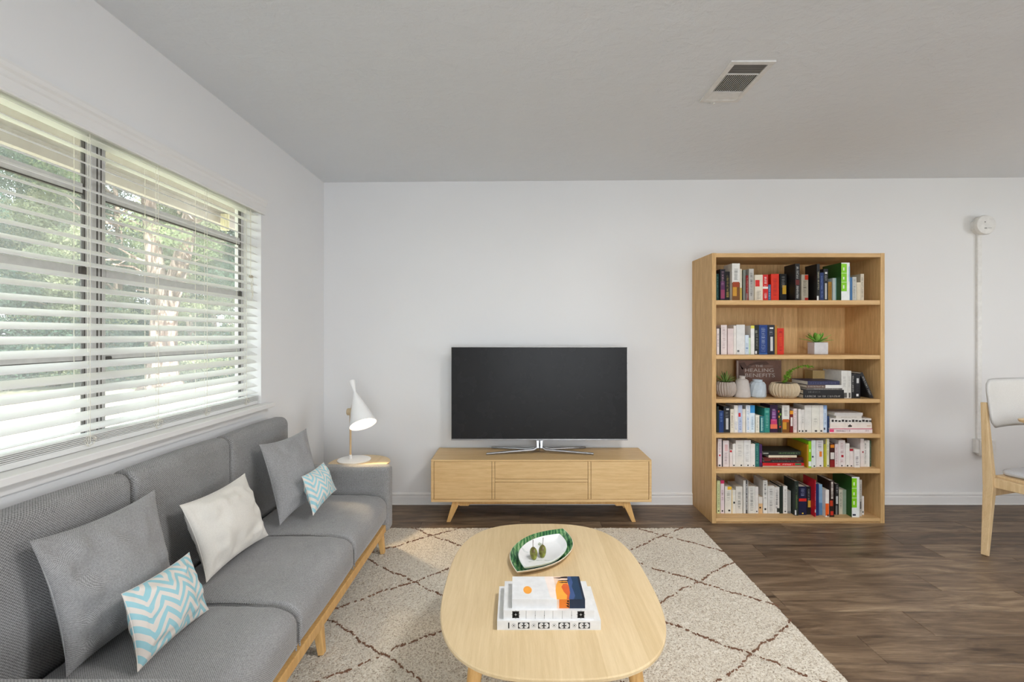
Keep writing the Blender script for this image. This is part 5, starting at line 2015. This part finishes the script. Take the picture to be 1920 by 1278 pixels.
# ---- second shelf: succulent
Z2 = SH[1]
yq = 3.40
sq_ = 900 / yq
pA = Py(1290 + 1166 * k1, 460 + 893 * k1, yq)
pB = Py(1290 + 1293 * k1, 460 + 893 * k1, yq)
wd = pB.x - pA.x
pt = thing('planter', ((pA.x + pB.x) / 2, yq + wd / 2, Z2), 'small square white pot on the second shelf', 'pot')
part_box('body', flat((206, 204, 206), .5), pt, pA.x, pB.x, yq, yq + wd * .85, Z2, pA.z, .003)
part_box('soil', flat((80, 70, 58), .95), pt, pA.x + .006, pB.x - .006, yq + .006, yq + wd - .006, pA.z - .002, pA.z + .001)
su = thing('succulent', ((pA.x + pB.x) / 2, yq + wd / 2, pA.z), 'bright green pointed succulent in the small square white pot', 'plant')
cxs, cys = (pA.x + pB.x) / 2, yq + wd / 2
M_SUC = [flat((118, 176, 66), .45), flat((146, 198, 92), .45)]
for k in range(15):
    a = k * 2.4
    e = .22 + .085 * k
    dv = (math.cos(a) * math.cos(e), math.sin(a) * math.cos(e), math.sin(e))
    blade(MB(), (cxs + .004 * math.cos(a), cys + .004 * math.sin(a), pA.z + .002), dv, .118 - .0030 * k, .017, .22, 6).build('leaf', M_SUC[k % 2], su, smooth='all')

# ================================================================== ADDED HOUSINGS FOR THE OVERHEAD FILL LIGHTS (above and behind the picture's edge)
for lx, ly, lab in ((.95, 1.28, 'added unseen ceiling lamp housing over the seating area'), (3.9, 1.2, 'added unseen ceiling lamp housing over the dining table')):
    zz = ceil_z(lx)
    f_ = thing('added_ceiling_lamp', (lx, ly, zz), lab, 'lamp', 'added ceiling lamp housings')
    MB().lathe([(.23, zz - .002), (.24, zz - .012), (.24, zz - .036), (.232, zz - .038)], (lx, ly, 0), 40).build('housing', M_WHITEP, f_, smooth=True)

# ================================================================== CEILING VENT
VX0, VX1, VY0, VY1 = .922, 1.115, 2.052, 2.412
zc_ = ceil_z(1.02)
vt = thing('ceiling_vent', (1.018, 2.232, zc_), 'white air vent with dark louvre slots in the textured ceiling', 'vent')
M_VENT = flat((222, 221, 218), .5)
ft = .024
zf = zc_ - .0065
part_box('frame', M_VENT, vt, VX0, VX1, VY0, VY0 + ft, zf, zc_ + .002, .0015)
part_box('frame', M_VENT, vt, VX0, VX1, VY1 - ft, VY1, zf, zc_ + .002, .0015)
part_box('frame', M_VENT, vt, VX0, VX0 + ft, VY0 + ft, VY1 - ft, zf, zc_ + .002, .0015)
part_box('frame', M_VENT, vt, VX1 - ft, VX1, VY0 + ft, VY1 - ft, zf, zc_ + .002, .0015)
part_box('duct', M_BLACK, vt, VX0 + .01, VX1 - .01, VY0 + .01, VY1 - .01, zc_ - .0012, zc_ - .0006)
ia, ib = VY0 + ft, VY1 - ft
# near and far louvre banks run across, the middle bank runs along
Lb = ib - ia


def louvre(y0_, y1_, across, n, tilt, nm):
    for k in range(n):
        if across:
            yy = y0_ + (k + .5) * (y1_ - y0_) / n
            hw = (y1_ - y0_) / n * .62
            MB().prism([(VX0 + ft, yy - hw * math.cos(tilt), zf + .0028 - hw * math.sin(tilt)), (VX0 + ft, yy + hw * math.cos(tilt), zf + .0028 + hw * math.sin(tilt)),
                        (VX0 + ft, yy + hw * math.cos(tilt), zf + .0034 + hw * math.sin(tilt)), (VX0 + ft, yy - hw * math.cos(tilt), zf + .0034 - hw * math.sin(tilt))],
                       (VX1 - VX0 - 2 * ft, 0, 0)).build('louvre', nm, vt)
        else:
            xx = VX0 + ft + (k + .5) * (VX1 - VX0 - 2 * ft) / n
            part_box('louvre', nm, vt, xx - .0009, xx + .0009, y0_, y1_, zf + .0005, zf + .0022)


louvre(ia, ia + Lb * .24, True, 9, R(20), flat((176, 174, 168), .6))
louvre(ib - Lb * .24, ib, True, 9, R(-14), M_VENT)
louvre(ia + Lb * .255, ib - Lb * .255, False, 16, 0, M_VENT)
part_box('divider', M_VENT, vt, VX0 + ft, VX1 - ft, ia + Lb * .24, ia + Lb * .255, zf, zc_)
part_box('divider', M_VENT, vt, VX0 + ft, VX1 - ft, ib - Lb * .255, ib - Lb * .24, zf, zc_)
MB().tube([(1.0, VY1 + .001, zf), (1.0, VY1 + .016, zf + .001)], .004, 8).build('damper_lever', M_VENT, vt, smooth=True)

# ================================================================== ALARM, CABLE COVER, OUTLET
AX, AZ = 3.514, 2.108
al = thing('smoke_alarm', (AX, YB, AZ), 'round white alarm on an octagonal base high on the back wall', 'alarm')
rotY = Matrix.Rotation(R(90), 3, 'X')
MB().lathe([(.070, 0), (.070, .028), (.066, .032)], (AX, YB, AZ), 8, rotY @ Matrix.Rotation(R(22.5), 3, 'Z')).build('mounting_base', M_WHITEP, al, bevel=.002)
MB().lathe([(.064, .030), (.072, .036), (.074, .052), (.070, .062), (.058, .067), (.02, .069)], (AX, YB, AZ), 48, rotY).build('body', M_WHITEP, al, smooth=True)
MB().lathe([(.004, .067), (.004, .0705)], (AX - .018, YB, AZ + .018), 10, rotY).build('status_light', flat((120, 120, 120)), al)
part_box('test_button', flat((150, 150, 148)), al, AX - .022, AX - .004, YB - .0705, YB - .066, AZ - .032, AZ - .024, .001)
part_box('sound_slot', flat((170, 170, 166)), al, AX + .002, AX + .032, YB - .070, YB - .066, AZ - .028, AZ - .0255)
cc_ = thing('cable_cover', (3.507, YB, .5), 'white cable channel running down the wall from alarm to outlet', 'cable cover')
MB().prism([(3.489, YB, .5), (3.490, YB - .016, .5), (3.494, YB - .019, .5), (3.520, YB - .019, .5), (3.524, YB - .016, .5), (3.525, YB, .5)], (0, 0, AZ - .06 - .5)).build('channel', M_WHITEP, cc_)
ot_ = thing('wall_outlet', (3.545, YB, .44), 'white surface-mounted double outlet at the foot of the cable channel', 'outlet')
part_box('mounting_box', M_WHITEP, ot_, 3.485, 3.60, YB - .045, YB, .378, .497, .004)
part_box('side_box', M_WHITEP, ot_, 3.465, 3.486, YB - .034, YB, .395, .5, .004)
part_box('cover_plate', M_WHITEP, ot_, 3.488, 3.597, YB - .050, YB - .045, .381, .494, .002)
for zz in (.462, .413):
    o = MB().lathe([(.017, 0), (.016, .002)], (3.542, YB - .050, zz), 20, rotY).build('socket', flat((214, 213, 210)), ot_)
    mb = MB()
    for dx in (-.006, .006):
        mb.box(3.542 + dx - .001, 3.542 + dx + .001, YB - .0526, YB - .0515, zz - .001, zz + .007)
    mb.box(3.542 - .002, 3.542 + .002, YB - .0526, YB - .0515, zz - .010, zz - .006)
    mb.build('slot', M_BLACK, ot_)

# ================================================================== DINING CHAIR AND TABLE
ch = thing('dining_chair', (2.83, 2.86, 0), 'pale wooden dining chair with a curved grey back pad, right edge of the picture', 'chair', rz=R(17))
# local frame: +x to the chair's other side, -y towards its front
LW = .46


def lb(name, mat, fn, **kw):
    mb = MB()
    fn(mb)
    return mb.build(name, mat, ch, local=True, **kw)


for s, x_ in ((1, 0), (-1, LW)):
    lb('rear_leg', M_CHAIRW, lambda m: (m.frustum((x_ - s * .105, -.03, 0), (x_ - s * .018, -.005, .40), (.012, .016), (.017, .026)),
                                        m.frustum((x_ - s * .018, -.005, .39), (x_ - s * .004, .03, .88), (.019, .026), (.010, .014))), bevel=.004)
    lb('side_rail', M_CHAIRW, lambda m: m.frustum((x_ - s * .01, .0, .415), (x_ + s * .015, -.42, .405), (.013, .029), (.012, .022), up=(1, 0, 0)), bevel=.004)
    lb('front_leg', M_CHAIRW, lambda m: m.frustum((x_ - s * .03, -.45, 0), (x_ + s * .015, -.41, .43), (.011, .013), (.016, .019)), bevel=.004)
lb('rear_stretcher', M_CHAIRW, lambda m: m.box(.015, LW - .015, -.006, .014, .325, .375), bevel=.003)
lb('front_rail', M_CHAIRW, lambda m: m.box(.02, LW - .02, -.42, -.40, .385, .43), bevel=.003)
# seat pad
V, F = soft_box((.045, -.43, .452), (LW - .045, -.02, .492), (.03, .03, .019), 8, 4)
o = np_mesh('seat_pad', V, F, fabric('chair_grey_felt', (214, 216, 220), (180, 182, 187), .004, .2), ch, off=(0, 0, 0))
part_box('seat_board', M_CHAIRW, ch, 0, .1, 0, .1, 0, .1).name = 'tmp'
bpy.data.objects.remove(bpy.data.objects['tmp'])
lb('seat_board', M_CHAIRW, lambda m: m.box(.02, LW - .02, -.42, -.01, .43, .452), bevel=.003)
# back pad: rounded panel, gently curved
nxx, nyy = 26, 14
outl = []
hw, hh2, rr = LW / 2 + .018, .146, .085


def in_round(u, v):
    # map the square to a rounded rectangle
    x = u * hw
    z = v * hh2
    ax_, az_ = abs(x) - (hw - rr), abs(z) - (hh2 - rr)
    if ax_ > 0 and az_ > 0:
        m_ = max(ax_, az_)
        l_ = math.hypot(ax_, az_)
        f = m_ / l_
        x = math.copysign(hw - rr + ax_ * f, x)
        z = math.copysign(hh2 - rr + az_ * f, z)
    return x, z


vs, idx = [], {}
for side in (1, -1):
    for i in range(nxx + 1):
        for j in range(nyy + 1):
            u, v = -1 + 2 * i / nxx, -1 + 2 * j / nyy
            if side == -1 and (i in (0, nxx) or j in (0, nyy)):
                idx[side, i, j] = idx[1, i, j]
                continue
            x, z = in_round(u, v)
            e = 1 - max(abs(u), abs(v)) ** 8
            curve = -.045 * (x / hw) ** 2
            yy = .045 + curve + z * .12 - side * .014 * e ** .5
            idx[side, i, j] = len(vs)
            vs.append((LW / 2 + x, yy, .872 + z))
fs = []
for side in (1, -1):
    for i in range(nxx):
        for j in range(nyy):
            q = [idx[side, i, j], idx[side, i + 1, j], idx[side, i + 1, j + 1], idx[side, i, j + 1]]
            fs.append(q if side == 1 else q[::-1])
np_mesh('back_pad', vs, fs, fabric('chair_back_felt', (222, 221, 218), (196, 195, 192), .004, .15), ch, off=(0, 0, 0))

dt = thing('dining_table', (2.86, 2.75, 0), 'pale wooden dining table whose corner shows in front of the chair back', 'table', rz=R(17))


def rrect(x0, x1, y0, y1, r, n=6):
    out = []
    for cx_, cy_, a0 in ((x1 - r, y1 - r, 0), (x0 + r, y1 - r, 90), (x0 + r, y0 + r, 180), (x1 - r, y0 + r, 270)):
        for k in range(n + 1):
            a = R(a0 + 90 * k / n)
            out.append((cx_ + r * math.cos(a), cy_ + r * math.sin(a)))
    return out


mb = MB()
loft(mb, [[(x, y, z) for x, y in rrect(0 + i_, 1.5 - i_, -.85 + i_, 0 - i_, .03)] for z, i_ in ((.782, .02), (.790, .004), (.802, 0), (.806, .002))])
mb.build('tabletop', M_CHAIRW, dt, local=True, smooth=True)
for xx, yy in ((.40, -.12), (1.42, -.12), (.40, -.76), (1.42, -.76)):
    mb = MB()
    mb.frustum((xx, yy, 0), (xx, yy, .785), (.016, .016), (.026, .026))
    mb.build('leg', M_CHAIRW, dt, local=True, bevel=.004)
